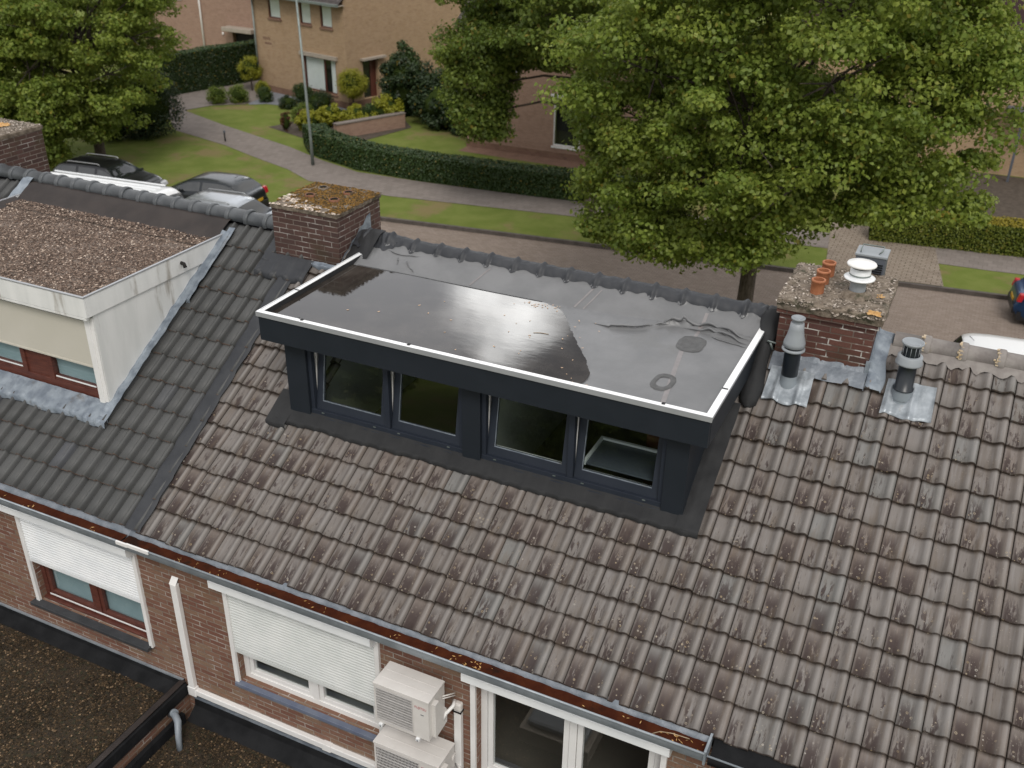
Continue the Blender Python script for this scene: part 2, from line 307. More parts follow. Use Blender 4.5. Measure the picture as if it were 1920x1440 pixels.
M['pebble'] = speck_mat('pebbles', ((0.045, 0.030, 0.023), (0.105, 0.072, 0.055), (0.22, 0.16, 0.125), (0.55, 0.45, 0.37)))
M['pebble_wet'] = speck_mat('brown_pebbles', ((0.010, 0.007, 0.003), (0.028, 0.018, 0.008), (0.075, 0.048, 0.025), (0.22, 0.15, 0.09)))
M['grit'] = speck_mat('mossy_grit', ((0.045, 0.038, 0.024), (0.17, 0.14, 0.115), (0.33, 0.28, 0.235), (0.58, 0.52, 0.47)))
M['moss_clump'] = speck_mat('moss_clumps', ((0.035, 0.024, 0.008), (0.10, 0.052, 0.010), (0.17, 0.088, 0.016), (0.22, 0.13, 0.03)))
M['white_chip'] = speck_mat('pale_flakes', ((0.30, 0.22, 0.16), (0.45, 0.36, 0.29), (0.60, 0.52, 0.45), (0.7, 0.63, 0.56)))
# background
M['grass'] = noisy('mown_grass', (0.112, 0.145, 0.030), (0.150, 0.176, 0.046), 1.1, 0.95, 0.6, 45, dirt=((0.180, 0.148, 0.068), 0.50), bdist=0.03, spec=0.08)
M['asphalt'] = brick('brown_street_clinkers', (0.215, 0.172, 0.142), (0.240, 0.195, 0.164), (0.262, 0.214, 0.182), (0.165, 0.132, 0.112), bw=0.21, bh=0.10, ms=0.012, damt=0.25, dirt=(0.13, 0.10, 0.085), bstr=0.2)
M['slabs'] = brick('grey_paving_slabs', (0.200, 0.172, 0.155), (0.222, 0.192, 0.174), (0.18, 0.156, 0.14), (0.135, 0.115, 0.102), bw=0.3, bh=0.3, ms=0.012, damt=0.3, dirt=(0.14, 0.12, 0.105), bstr=0.1)
M['pavers'] = brick('sandy_block_paving', (0.245, 0.20, 0.16), (0.275, 0.23, 0.185), (0.22, 0.18, 0.145), (0.09, 0.07, 0.05), bw=0.32, bh=0.16, ms=0.026, damt=0.3, dirt=(0.17, 0.13, 0.10), bstr=0.3)
M['kerb'] = noisy('dark_kerb', (0.060, 0.050, 0.043), (0.095, 0.080, 0.07), 4, 0.85, 0.2, 30)
M['soil'] = noisy('dark_soil', (0.05, 0.038, 0.028), (0.085, 0.066, 0.05), 5, 0.95, 0.6, 30, bdist=0.03)
M['bed_gravel'] = noisy('grey_slate_chips', (0.13, 0.14, 0.16), (0.20, 0.21, 0.23), 30, 0.9, 0.5, 60)
M['tan_brick'] = brick('tan_brick', (0.38, 0.262, 0.160), (0.41, 0.29, 0.185), (0.345, 0.235, 0.148), (0.33, 0.245, 0.17), damt=0.25, dirt=(0.22, 0.14, 0.08), bstr=0.2)
M['pink_brick'] = brick('pinkish_brick', (0.33, 0.212, 0.158), (0.355, 0.235, 0.18), (0.305, 0.195, 0.148), (0.29, 0.215, 0.17), damt=0.3, dirt=(0.18, 0.11, 0.08), bstr=0.2)
M['plinth'] = brick('brown_plinth_brick', (0.22, 0.128, 0.092), (0.25, 0.15, 0.108), (0.19, 0.11, 0.08), (0.18, 0.125, 0.098), damt=0.3, bstr=0.2)
M['bg_roof'] = brick('dark_roof_tiles', (0.075, 0.065, 0.062), (0.095, 0.082, 0.078), (0.06, 0.052, 0.05), (0.035, 0.03, 0.03), bw=0.25, bh=0.3, ms=0.03, damt=0.3, bstr=0.6)
M['purple_clad'] = noisy('aubergine_cladding', (0.040, 0.018, 0.022), (0.055, 0.026, 0.030), 3, 0.6, 0.1, 20, stretch=(1, 1, 8))
M['beige_board'] = noisy('beige_bargeboard', (0.30, 0.26, 0.215), (0.36, 0.31, 0.26), 3, 0.6, 0.0)
M['bark'] = noisy('bark', (0.055, 0.042, 0.032), (0.105, 0.083, 0.066), 7, 0.95, 0.9, 18, stretch=(3, 3, 0.5), bdist=0.05)
M['leaf'] = leafmat('maple_foliage', (0.155, 0.228, 0.036), (0.310, 0.370, 0.066), 0.44)
M['leaf_mid'] = leafmat('deep_green_foliage', (0.108, 0.168, 0.026), (0.215, 0.270, 0.048), 0.38)
M['leaf_dark'] = leafmat('dark_evergreen', (0.018, 0.036, 0.012), (0.034, 0.060, 0.018), 0.15)
M['leaf_hedge'] = leafmat('hedge_foliage', (0.030, 0.062, 0.018), (0.055, 0.095, 0.026), 0.15)
M['leaf_lime'] = leafmat('lime_foliage', (0.24, 0.25, 0.018), (0.36, 0.36, 0.035), 0.25)
M['leaf_olive'] = leafmat('olive_green_foliage', (0.11, 0.145, 0.016), (0.19, 0.215, 0.028), 0.25)
M['leaf_gold'] = leafmat('golden_foliage', (0.24, 0.20, 0.014), (0.36, 0.29, 0.025), 0.25)
M['leaf_red'] = leafmat('dark_red_foliage', (0.075, 0.030, 0.014), (0.12, 0.045, 0.02), 0.2)
M['petal'] = plain('red_petals', (0.45, 0.02, 0.015), 0.6)
M['galv'] = noisy('galvanised_steel', (0.17, 0.20, 0.19), (0.23, 0.26, 0.25), 3, 0.5, 0.0, metal=0.5)
M['tyre'] = plain('tyre_rubber', (0.012, 0.012, 0.012), 0.8)
M['rim'] = plain('wheel_rim', (0.40, 0.41, 0.42), 0.35, 0.6)
M['plate'] = plain('yellow_plate', (0.55, 0.33, 0.02), 0.5)
M['lamp_red'] = plain('red_lamp_lens', (0.42, 0.012, 0.02), 0.2)
M['lamp_clear'] = plain('clear_lamp_lens', (0.45, 0.46, 0.48), 0.15)
M['car_trim'] = plain('black_car_trim', (0.012, 0.012, 0.013), 0.4)
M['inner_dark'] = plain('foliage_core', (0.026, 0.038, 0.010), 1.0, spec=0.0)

# ---------------------------------------------------------------- mesh builder
OFF = {}
def tag(o, label=None, cat=None, group=None, kind=None):
    if label: o['label'] = label
    if cat: o['category'] = cat
    if group: o['group'] = group
    if kind: o['kind'] = kind
    return o
def thing(name, label, cat, loc=(0, 0, 0), rotz=0.0, group=None, local=False):
    o = bpy.data.objects.new(name, None); COL.objects.link(o)
    o.location = loc; o.rotation_euler = (0, 0, rotz); o.empty_display_size = 0.2
    tag(o, label, cat, group)
    OFF[o.name] = Vector((0, 0, 0)) if local else Vector(loc)
    return o
class MB:
    def __init__(s): s.v = []; s.f = []; s.m = []; s.uv = {}; s.smooth = []; s.flag = False
    def quad(s, a, b, c, d, m=0, sm=False):
        n = len(s.v); s.v += [a, b, c, d]; s.f.append((n, n + 1, n + 2, n + 3)); s.m.append(m); s.smooth.append(sm)
    def poly(s, pts, m=0, sm=False):
        n = len(s.v); s.v += list(pts); s.f.append(tuple(range(n, n + len(pts)))); s.m.append(m); s.smooth.append(sm)
    def box(s, x0, x1, y0, y1, z0, z1, m=0, skip=''):
        P = [(x0, y0, z0), (x1, y0, z0), (x1, y1, z0), (x0, y1, z0), (x0, y0, z1), (x1, y0, z1), (x1, y1, z1), (x0, y1, z1)]
        for k, q in (('b', (0, 3, 2, 1)), ('t', (4, 5, 6, 7)), ('f', (0, 1, 5, 4)), ('r', (1, 2, 6, 5)), ('k', (2, 3, 7, 6)), ('l', (3, 0, 4, 7))):
            if k not in skip: s.quad(*[P[i] for i in q], m=m)
    def obox(s, c, ax, ay, az, m=0):      # oriented box: centre and three half-axis vectors
        c = Vector(c); ax = Vector(ax); ay = Vector(ay); az = Vector(az)
        P = [tuple(c + i * ax + j * ay + k * az) for k in (-1, 1) for j in (-1, 1) for i in (-1, 1)]
        for q in ((0, 2, 3, 1), (4, 5, 7, 6), (0, 1, 5, 4), (1, 3, 7, 5), (3, 2, 6, 7), (2, 0, 4, 6)): s.quad(*[P[i] for i in q], m=m)
    def grid(s, pts, m=0, sm=True, closeu=False):      # pts[i][j]
        n = len(s.v); nu = len(pts); nv = len(pts[0])
        for r in pts: s.v += [tuple(p) for p in r]
        for i in range(nu if closeu else nu - 1):
            for j in range(nv - 1):
                a = n + i * nv + j; b = n + ((i + 1) % nu) * nv + j
                s.f.append((a, b, b + 1, a + 1)); s.m.append(m); s.smooth.append(sm)
    def tube(s, pts, rad, seg=10, m=0, cap=True, sm=True):
        pts = [Vector(p) for p in pts]; rad = rad if isinstance(rad, (list, tuple)) else [rad] * len(pts)
        rings = []
        up = Vector((0, 0, 1))
        for i, p in enumerate(pts):
            d = (pts[min(i + 1, len(pts) - 1)] - pts[max(i - 1, 0)]).normalized()
            a = d.cross(up if abs(d.z) < 0.95 else Vector((1, 0, 0))).normalized(); b = d.cross(a).normalized()
            rings.append([tuple(p + (a * math.cos(2 * math.pi * k / seg) + b * math.sin(2 * math.pi * k / seg)) * rad[i]) for k in range(seg)])
        n = len(s.v)
        for r in rings: s.v += r
        for i in range(len(rings) - 1):
            for k in range(seg):
                a = n + i * seg + k; b = n + i * seg + (k + 1) % seg
                s.f.append((a, a + seg, b + seg, b)); s.m.append(m); s.smooth.append(sm)
        if cap:
            s.f.append(tuple(n + k for k in range(seg))); s.m.append(m); s.smooth.append(False)
            e = n + (len(rings) - 1) * seg
            s.f.append(tuple(e + seg - 1 - k for k in range(seg))); s.m.append(m); s.smooth.append(False)
    def lathe(s, c, prof, seg=24, m=0, sm=True):        # prof [(r,z)]
        c = Vector(c)
        pts = [[(c.x + r * math.cos(2 * math.pi * k / seg), c.y + r * math.sin(2 * math.pi * k / seg), c.z + z) for r, z in prof] for k in range(seg)]
        s.grid(pts, m, sm, closeu=True)
    def prism(s, poly, z0, z1, m=0):
        n = len(poly)
        s.poly([(x, y, z1) for x, y in poly], m)
        s.poly([(x, y, z0) for x, y in reversed(poly)], m)
        for i in range(n):
            a = poly[i]; b = poly[(i + 1) % n]
            s.quad((a[0], a[1], z0), (b[0], b[1], z0), (b[0], b[1], z1), (a[0], a[1], z1), m)
    def build(s, name, mats, parent=None, off=None, bevel=0.0, fixn=True):
        if not isinstance(mats, (list, tuple)): mats = [mats]
        if parent is not None: off = OFF[parent.name]
        off = Vector(off) if off is not None else Vector((0, 0, 0))
        V = np.array(s.v, dtype=np.float64) - np.array(off)
        me = bpy.data.meshes.new(name); me.from_pydata(V.tolist(), [], s.f)
        for m in mats: me.materials.append(M[m] if isinstance(m, str) else m)
        me.polygons.foreach_set('material_index', s.m)
        me.polygons.foreach_set('use_smooth', s.smooth)
        boxuv(me, off)
        me.update(); me.validate()
        o = bpy.data.objects.new(name, me); COL.objects.link(o)
        OFF[o.name] = off
        if parent is not None: o.parent = parent
        else: o.location = off
        if bevel > 0:
            bv = o.modifiers.new('bevel', 'BEVEL'); bv.width = bevel; bv.segments = 2; bv.limit_method = 'ANGLE'; bv.angle_limit = R_(50)
            wl = o.modifiers.new('weld', 'WELD'); wl.merge_threshold = 0.0002
            with_order = o.modifiers; with_order.move(1, 0)
        return o
def boxuv(me, off):
    nl = len(me.loops); co = np.empty(len(me.vertices) * 3); me.vertices.foreach_get('co', co); co = co.reshape(-1, 3) + np.array(off)
    li = np.empty(nl, dtype=np.int32); me.loops.foreach_get('vertex_index', li)
    nr = np.empty(len(me.polygons) * 3); me.polygons.foreach_get('normal', nr); nr = np.abs(nr.reshape(-1, 3))
    tot = np.empty(len(me.polygons), dtype=np.int32); me.polygons.foreach_get('loop_total', tot)
    fn = np.repeat(nr, tot, axis=0); p = co[li]
    isz = (fn[:, 2] > fn[:, 0]) & (fn[:, 2] > fn[:, 1]); isx = (~isz) & (fn[:, 0] > fn[:, 1])
    uv = np.empty((nl, 2))
    uv[:, 0] = np.where(isx, p[:, 1], p[:, 0]); uv[:, 1] = np.where(isz, p[:, 1], p[:, 2])
    l = me.uv_layers.new(name='UVMap'); l.data.foreach_set('uv', uv.ravel())
def raw_mesh(name, V, F, mat, lc=None, parent=None, off=(0, 0, 0), smooth=False, uv=None):
    """V (n,3) F (m,4) numpy arrays to one mesh object, quick"""
    off = np.array(OFF[parent.name]) if parent is not None else np.array(off)
    V = V - off
    me = bpy.data.meshes.new(name); n = F.shape[1]
    me.vertices.add(len(V)); me.vertices.foreach_set('co', V.ravel())
    me.loops.add(F.size); me.loops.foreach_set('vertex_index', F.ravel().astype(np.int32))
    me.polygons.add(len(F)); me.polygons.foreach_set('loop_start', np.arange(0, F.size, n, dtype=np.int32)); me.polygons.foreach_set('loop_total', np.full(len(F), n, dtype=np.int32))
    if smooth: me.polygons.foreach_set('use_smooth', np.ones(len(F), dtype=bool))
    me.update(calc_edges=True)
    if lc is not None:
        a = me.attributes.new('lc', 'FLOAT_VECTOR', 'FACE'); a.data.foreach_set('vector', lc.ravel())
    if uv is not None:
        l = me.uv_layers.new(name='UVMap'); l.data.foreach_set('uv', uv.ravel())
    me.materials.append(M[mat])
    o = bpy.data.objects.new(name, me); COL.objects.link(o); OFF[o.name] = Vector(off)
    if parent is not None: o.parent = parent
    else: o.location = Vector(off)
    return o
def copy_tree(o, parent=None):
    c = o.copy(); COL.objects.link(c)
    if parent is not None: c.parent = parent
    OFF[c.name] = OFF.get(o.name, Vector((0, 0, 0)))
    for ch in list(o.children): copy_tree(ch, c)
    return c

# ================================================================= the row of houses in front
TS = 0.61685; SL = math.atan(TS); ZR0 = 6.7
CS, SN = math.cos(SL), math.sin(SL)
def zr(y, off=0.0): return ZR0 + TS * y + off
RIDGE_Y = 2.41
OLDP = [(0, -.012), (.025, .004), (.09, .006), (.20, .000), (.33, -.008), (.46, -.011), (.56, -.005), (.64, .007), (.71, .021), (.78, .031), (.85, .034), (.91, .028), (.955, .014), (.98, .000), (1, -.020)]
DARKP = [(0, -.014), (.02, .003), (.06, .005), (.30, .005), (.50, .004), (.545, -.011), (.59, -.009), (.63, .010), (.68, .028), (.75, .036), (.82, .036), (.88, .026), (.925, .004), (.955, -.010), (1, -.016)]
def tile_field(name, mat, x0, w, n, ys, gh, prof, parent, keep, jit=1.0, amp=1.0):
    U = np.array([p[0] for p in prof]); H = np.array([p[1] for p in prof]) * amp
    nu = len(U); VV = np.array([0.0, 0.0, 0.5, 1.0]); nv = 4
    Vs, Fs, LC, UV = [], [], [], []
    fa = []
    for j in range(nv - 1):
        for i in range(nu - 1): fa.append((j * nu + i, j * nu + i + 1, (j + 1) * nu + i + 1, (j + 1) * nu + i))
    fa = np.array(fa); base = 0
    for r, (y0, gg) in enumerate(ys):
        for k in range(n):
            xa = x0 + k * w
            if not keep(xa + w / 2, y0 + gg / 2): continue
            dz = rng.normal(0, 0.0022) * jit; tw = rng.normal(0, 0.006) * jit; dy = rng.normal(0, 0.0036) * jit - (.014 if rng.random() < .012 * jit else 0); rx = rng.normal(0, 0.005) * jit
            x = np.tile(xa + U * w, nv); v = np.repeat(VV, nu)
            h = np.tile(H, nv) + 0.025 * (1 - v) - 0.006 + dz + tw * (np.tile(U, nv) - .5) + rx * (v - .5)
            h[:nu] -= 0.024 + np.maximum(H, 0) * 0.15
            y = y0 + dy + v * (gg + 0.012)
            # along-slope position y, height along the normal
            P = np.stack([x, y - h * SN, ZR0 + TS * y + h * CS], 1)
            Vs.append(P); Fs.append(fa + base); base += len(P)
            lc = rng.random(3); LC.append(np.tile(lc, (len(fa), 1)))
            uu = k + 0.01 + 0.98 * np.tile(U, nv); vv = r + 0.01 + 0.97 * v
            uvv = np.stack([uu, vv], 1); UV.append(uvv[fa].reshape(-1, 2))
    return raw_mesh(name, np.concatenate(Vs), np.concatenate(Fs), mat, np.concatenate(LC), parent, smooth=True, uv=np.concatenate(UV))

def facade(mb, x0, x1, z0, z1, y, holes, depth=0.12, m=0, mr=0):
    xs = sorted({x0, x1, *[h[0] for h in holes], *[h[1] for h in holes]}); zs = sorted({z0, z1, *[h[2] for h in holes], *[h[3] for h in holes]})
    for a, b in zip(xs, xs[1:]):
        for c, d in zip(zs, zs[1:]):
            mx, mz = (a + b) / 2, (c + d) / 2
            if any(h[0] < mx < h[1] and h[2] < mz < h[3] for h in holes): continue
            mb.quad((a, y, c), (b, y, c), (b, y, d), (a, y, d), m)
    for a, b, c, d in holes:
        Y = y + depth
        mb.quad((a, y, c), (a, y, d), (a, Y, d), (a, Y, c), mr); mb.quad((b, y, d), (b, y, c), (b, Y, c), (b, Y, d), mr)
        mb.quad((a, y, d), (b, y, d), (b, Y, d), (a, Y, d), mr); mb.quad((b, y, c), (a, y, c), (a, Y, c), (b, Y, c), mr)

HL = thing('row_house', 'brick row house at the left with dark tiled roof and a white gravel-topped dormer', 'house', (-5.2, -1.2, 0), group='joined brick row houses')
HR = thing('row_house', 'brick row house in front with weathered grey tiled roof and the dark flat-roofed dormer', 'house', (4.4, -1.2, 0), group='joined brick row houses')
WY = -1.2; PX_ = -1.30       # rear wall plane; party line
W_L = (-3.06, -1.36, 4.36, 5.74); W_M = (-0.06, 1.72, 4.36, 5.74); W_R = (2.84, 4.62, 4.36, 5.74)
mb = MB(); facade(mb, -18, PX_, 0, 5.86, WY, [W_L], 0.10); mb.quad((-18, 6.0, 0), (-18, WY, 0), (-18, WY, 5.86), (-18, 6.0, 5.86)); mb.quad((-18, 6.0, 0), (PX_, 6.0, 0), (PX_, 6.0, 5.9), (-18, 6.0, 5.9)); mb.build('rear_wall', 'wall_brick', HL)
mb = MB(); facade(mb, PX_, 10.2, 0, 5.86, WY, [W_M, W_R], 0.10); mb.quad((10.2, WY, 0), (10.2, 6.0, 0), (10.2, 6.0, 5.86), (10.2, WY, 5.86)); mb.quad((10.2, 6.0, 0), (PX_, 6.0, 0), (PX_, 6.0, 5.9), (10.2, 6.0, 5.9)); mb.build('rear_wall', 'wall_brick', HR)
# rooms behind the windows
def room(par, x0, x1, z0, z1, y0, y1, win, mat='interior'):
    mb = MB(); mb.box(x0, x1, y0, y1, z0, z1, 0, skip='f')
    facade(mb, x0, x1, z0, z1, y0, [win], 0.0)
    return mb.build('room', mat, par)
room(HL, -3.9, -1.4, 3.9, 5.8, WY + .12, 1.0, W_L); room(HR, -0.6, 2.2, 3.9, 5.8, WY + .12, 1.0, W_M); room(HR, 2.3, 5.2, 3.9, 5.8, WY + .12, 1.4, W_R, 'interior_dark')

# roofs: boards under the tiles, then the tiles
def deck(par, x0, x1, hole=None):
    mb = MB()
    def strip(a, b, ya, yb):
        mb.quad((a, ya, zr(ya, -.035)), (b, ya, zr(ya, -.035)), (b, yb, zr(yb, -.035)), (a, yb, zr(yb, -.035)))
    if hole:
        hx0, hx1, hy0, hy1 = hole
        strip(x0, hx0, -1.2, RIDGE_Y); strip(hx1, x1, -1.2, RIDGE_Y); strip(hx0, hx1, -1.2, hy0); strip(hx0, hx1, hy1, RIDGE_Y)
    else: strip(x0, x1, -1.2, RIDGE_Y)
    return mb.build('roof_boards', 'black', par)
deck(HL, -18, PX_, (-5.98, -2.56, -.08, 2.05)); deck(HR, PX_, 10.2, (-.15, 4.15, .42, 2.0))
old_g = 0.2329
ys_old = [(-1.205, .2734)] + [(-1.1645 + old_g * k + .2329 * 0, old_g) for k in range(1, 16)]
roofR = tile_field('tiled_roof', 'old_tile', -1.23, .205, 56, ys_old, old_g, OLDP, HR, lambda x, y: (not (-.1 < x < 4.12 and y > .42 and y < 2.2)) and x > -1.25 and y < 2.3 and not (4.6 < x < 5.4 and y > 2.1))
ys_dk = [(-1.19, .313)] + [(-1.164 + .287 * k, .287) for k in range(1, 13)]
roofL = tile_field('tiled_roof', 'dark_tile', -2.19 - .204 * 77, .204, 82, ys_dk, .287, DARKP, HL, lambda x, y: (not (-5.95 < x < -2.6 and y > -.1 and y < 2.1)) and x < -1.2 and y < 2.3, jit=.7, amp=1.4)
# street-side slopes
for par, x0, x1, m in ((HL, -18, PX_, 'dark_tile'), (HR, PX_, 10.2, 'old_tile')):
    mb = MB()
    n = 14
    for k in range(n):
        ya = RIDGE_Y + .06 + k * .27; yb = ya + .30; za = 8.13 - (k * .27) * .62; zb = za - .30 * .62
        mb.quad((x0, ya, za), (x0, yb, zb + .02), (x1, yb, zb + .02), (x1, ya, za)); mb.quad((x0, yb, zb + .02), (x0, yb, zb - .02), (x1, yb, zb - .02), (x1, yb, zb + .02))
    mb.build('front_roof_slope', 'bg_roof', par)
# painted membrane strip along the party line
mb = MB(); g = []
for i in range(5):
    row = []
    for j in range(60):
        t = j / 59; y = -1.2 + t * 3.0
        x = -1.372 + i / 4 * .212 + .006 * math.sin(j * .9 + i)
        hh = .056 + .006 * math.sin(x * 31) + .016 * ((1 - ((y + 1.164) / .287) % 1) - .5) - (.02 if i in (0, 4) else 0)
        row.append((x, y - hh * SN, zr(y) + hh * CS))
    g.append(row)
mb.grid(g); mb.build('membrane_strip', 'epdm_strip', HL)

# ridge tiles
def ridge_cap(par, xa, w, mat, r0=.098, zc=8.175, collar=True, parn=None):
    mb = MB(); g = []
    xs = [(0, 1.0), (.80, .985), (.80, 1.10), (.84, 1.17), (.97, 1.17), (1.01, 1.08), (1.01, .98)] if collar else [(0, 1), (1, 1)]
    tl = rng.normal(0, .003)
    for u, k in xs:
        row = []
        for a in range(13):
            th = math.pi * (-.12 + 1.24 * a / 12); row.append((xa + u * w, RIDGE_Y + r0 * k * math.cos(th) * 1.12, zc + tl + r0 * k * math.sin(th)))
        g.append(row)
    mb.grid(g); return mb.build('ridge_tile', mat, par)
x = -10.0
for k in range(54):
    ridge_cap(roofL, -1.66 - .30 * (k + 1), .30, 'ridge_dark')
for k in range(15):
    ridge_cap(roofR, 5.66 + .335 * k - .04, .335, 'ridge_old')
    if k < 6:
        mb = MB()
        for s in range(26):
            th = math.pi * rng.uniform(.25, 1.02); xx = 5.66 + .335 * k - .04 + .335 * .82 + rng.normal(0, .010); rr = .098 * 1.10
            mb.obox((xx, RIDGE_Y + rr * 1.12 * math.cos(th), 8.175 + rr * math.sin(th)), (rng.uniform(.006, .014), 0, 0), (0, rng.uniform(.006, .012), 0), (0, 0, .006))
        mb.build('mortar_fillet', 'mortar', roofR)
for k in range(15): ridge_cap(roofR, -.44 + .33 * k, .33, 'ridge_old', r0=.095)
# bedding mortar under the old ridge
mb = MB(); g = []
for i in range(140):
    xx = 5.6 + i * 4.5 / 139; ph = (xx + 1.23) / .205 % 1
    low = 2.235 - .03 * math.exp(-((ph - .2) / .18) ** 2) + .012 * math.sin(i * 1.7)
    g.append([(xx, low, zr(low, .026 + .018 * (ph > .65))), (xx, 2.30, zr(2.30, .055)), (xx, 2.36, 8.20)])
mb.grid(g); mb.build('ridge_bedding', 'ridge_old', roofR)

# gutter
def gutter(par, x0, x1, endcap=False):
    mb = MB()
    prof = [(-1.175, 5.975), (-1.215, 5.955), (-1.24, 5.93), (-1.262, 5.86), (-1.31, 5.83), (-1.37, 5.84), (-1.395, 5.88), (-1.40, 5.965)]
    n = 60
    g = []
    for i in range(n + 1):
        xx = x0 + (x1 - x0) * i / n
        g.append([(xx, y + (.006 * math.sin(i * 1.9) if k in (0, 1) else 0), z + (.006 * math.sin(i * 2.3 + 1) if k == 1 else 0)) for k, (y, z) in enumerate(prof)])
    mb.grid([r[:4] for r in g], 1); mb.grid([r[3:] for r in g], 0)
    mb.tube([(x0, -1.408, 5.968), (x1, -1.408, 5.968)], .011, 8)
    g2 = [[(xx, -1.404, 5.965), (xx, -1.398, 5.87), (xx, -1.36, 5.828), (xx, -1.25, 5.82), (xx, -1.2, 5.86)] for xx in (x0, x1)]
    mb.grid(g2)
    if endcap: mb.box(x1 - .008, x1 + .012, -1.41, -1.19, 5.84, 5.99)
    o = mb.build('gutter', ['zinc', 'lead_dark'], par)
    mb = MB(); g = []
    for i in range(160):
        xx = x0 + (x1 - x0 - .02) * i / 159
        g.append([(xx, -1.240 + .010 * math.sin(i * 1.3) * math.sin(i * .37), 5.926 + .003 * math.sin(i)), (xx, -1.30, 5.920), (xx, -1.396, 5.922)])
    mb.grid(g); w = mb.build('gutter_silt', 'gutter_mud', o)
    return o
gL = gutter(HL, -18, PX_); gR = gutter(HR, PX_, 5.02, True)
mb = MB()
g = []
for i in range(40):
    xx = 5.05 + i * .13
    g.append([(xx, -1.16, 5.98), (xx, -1.22, 5.93 + .015 * math.sin(i * 2.2)), (xx, -1.27, 5.87), (xx, -1.36, 5.86), (xx, -1.40, 5.955), (xx, -1.41, 5.95), (xx, -1.40, 5.85), (xx, -1.2, 5.82)])
mb.grid(g); mb.tube([(5.04, -1.408, 5.957), (10.2, -1.408, 5.957)], .009, 8, 1); mb.build('gutter', ['black', 'zinc'], HR)
mb = MB(); mb.box(-1.16, -.86, -1.425, -1.405, 5.945, 5.985); mb.box(-1.30, -1.15, -1.427, -1.407, 5.94, 5.98); mb.build('gutter_joint_strip', 'white_pvc', gR)
# dry leaves lying in the gutter: loose litter
V, F, LC = [], [], []
def add_leaf_quads(pts, s, zlift=.004, tilt=.5):
    V, F = [], []
    for p in pts:
        a = rng.uniform(0, 6.28); L = s * rng.uniform(.5, 1.3); W = L * rng.uniform(.18, .45)
        dx = np.array([math.cos(a), math.sin(a), rng.normal(0, tilt * .3)]) * L; dy = np.array([-math.sin(a), math.cos(a), rng.normal(0, tilt * .5)]) * W
        p = np.array(p) + np.array([0, 0, zlift + abs(dx[2]) * .5])
        n = len(V); V += [p - dx, p - dy * .8, p + dx, p + dy]; F.append((n, n + 1, n + 2, n + 3))
    return V, F
pts = []
for cx in list(rng.uniform(-4.2, 5.0, 26)):
    for _ in range(rng.integers(1, 7)): pts.append((min(cx + rng.normal(0, .035), 4.98), rng.uniform(-1.385, -1.265), 5.925))
for _ in range(16): pts.append((rng.uniform(4.4, 4.98), rng.uniform(-1.385, -1.26), 5.925))
V, F = add_leaf_quads(pts, .017)
o = raw_mesh('gutter_leaf_litter', np.array(V), np.array(F), 'leaf_litter'); tag(o, 'scraps of dry leaf caught in the red-brown gutter silt', 'leaf litter', kind='stuff')
mb = MB()
mb.tube([(4.55, -1.37, 5.93), (4.62, -1.33, 5.955), (4.72, -1.30, 5.95), (4.86, -1.28, 5.935)], .004, 5)
tag(mb.build('dry_twig', 'twig'), 'thin dry twig lying in the gutter near its right end', 'twig')

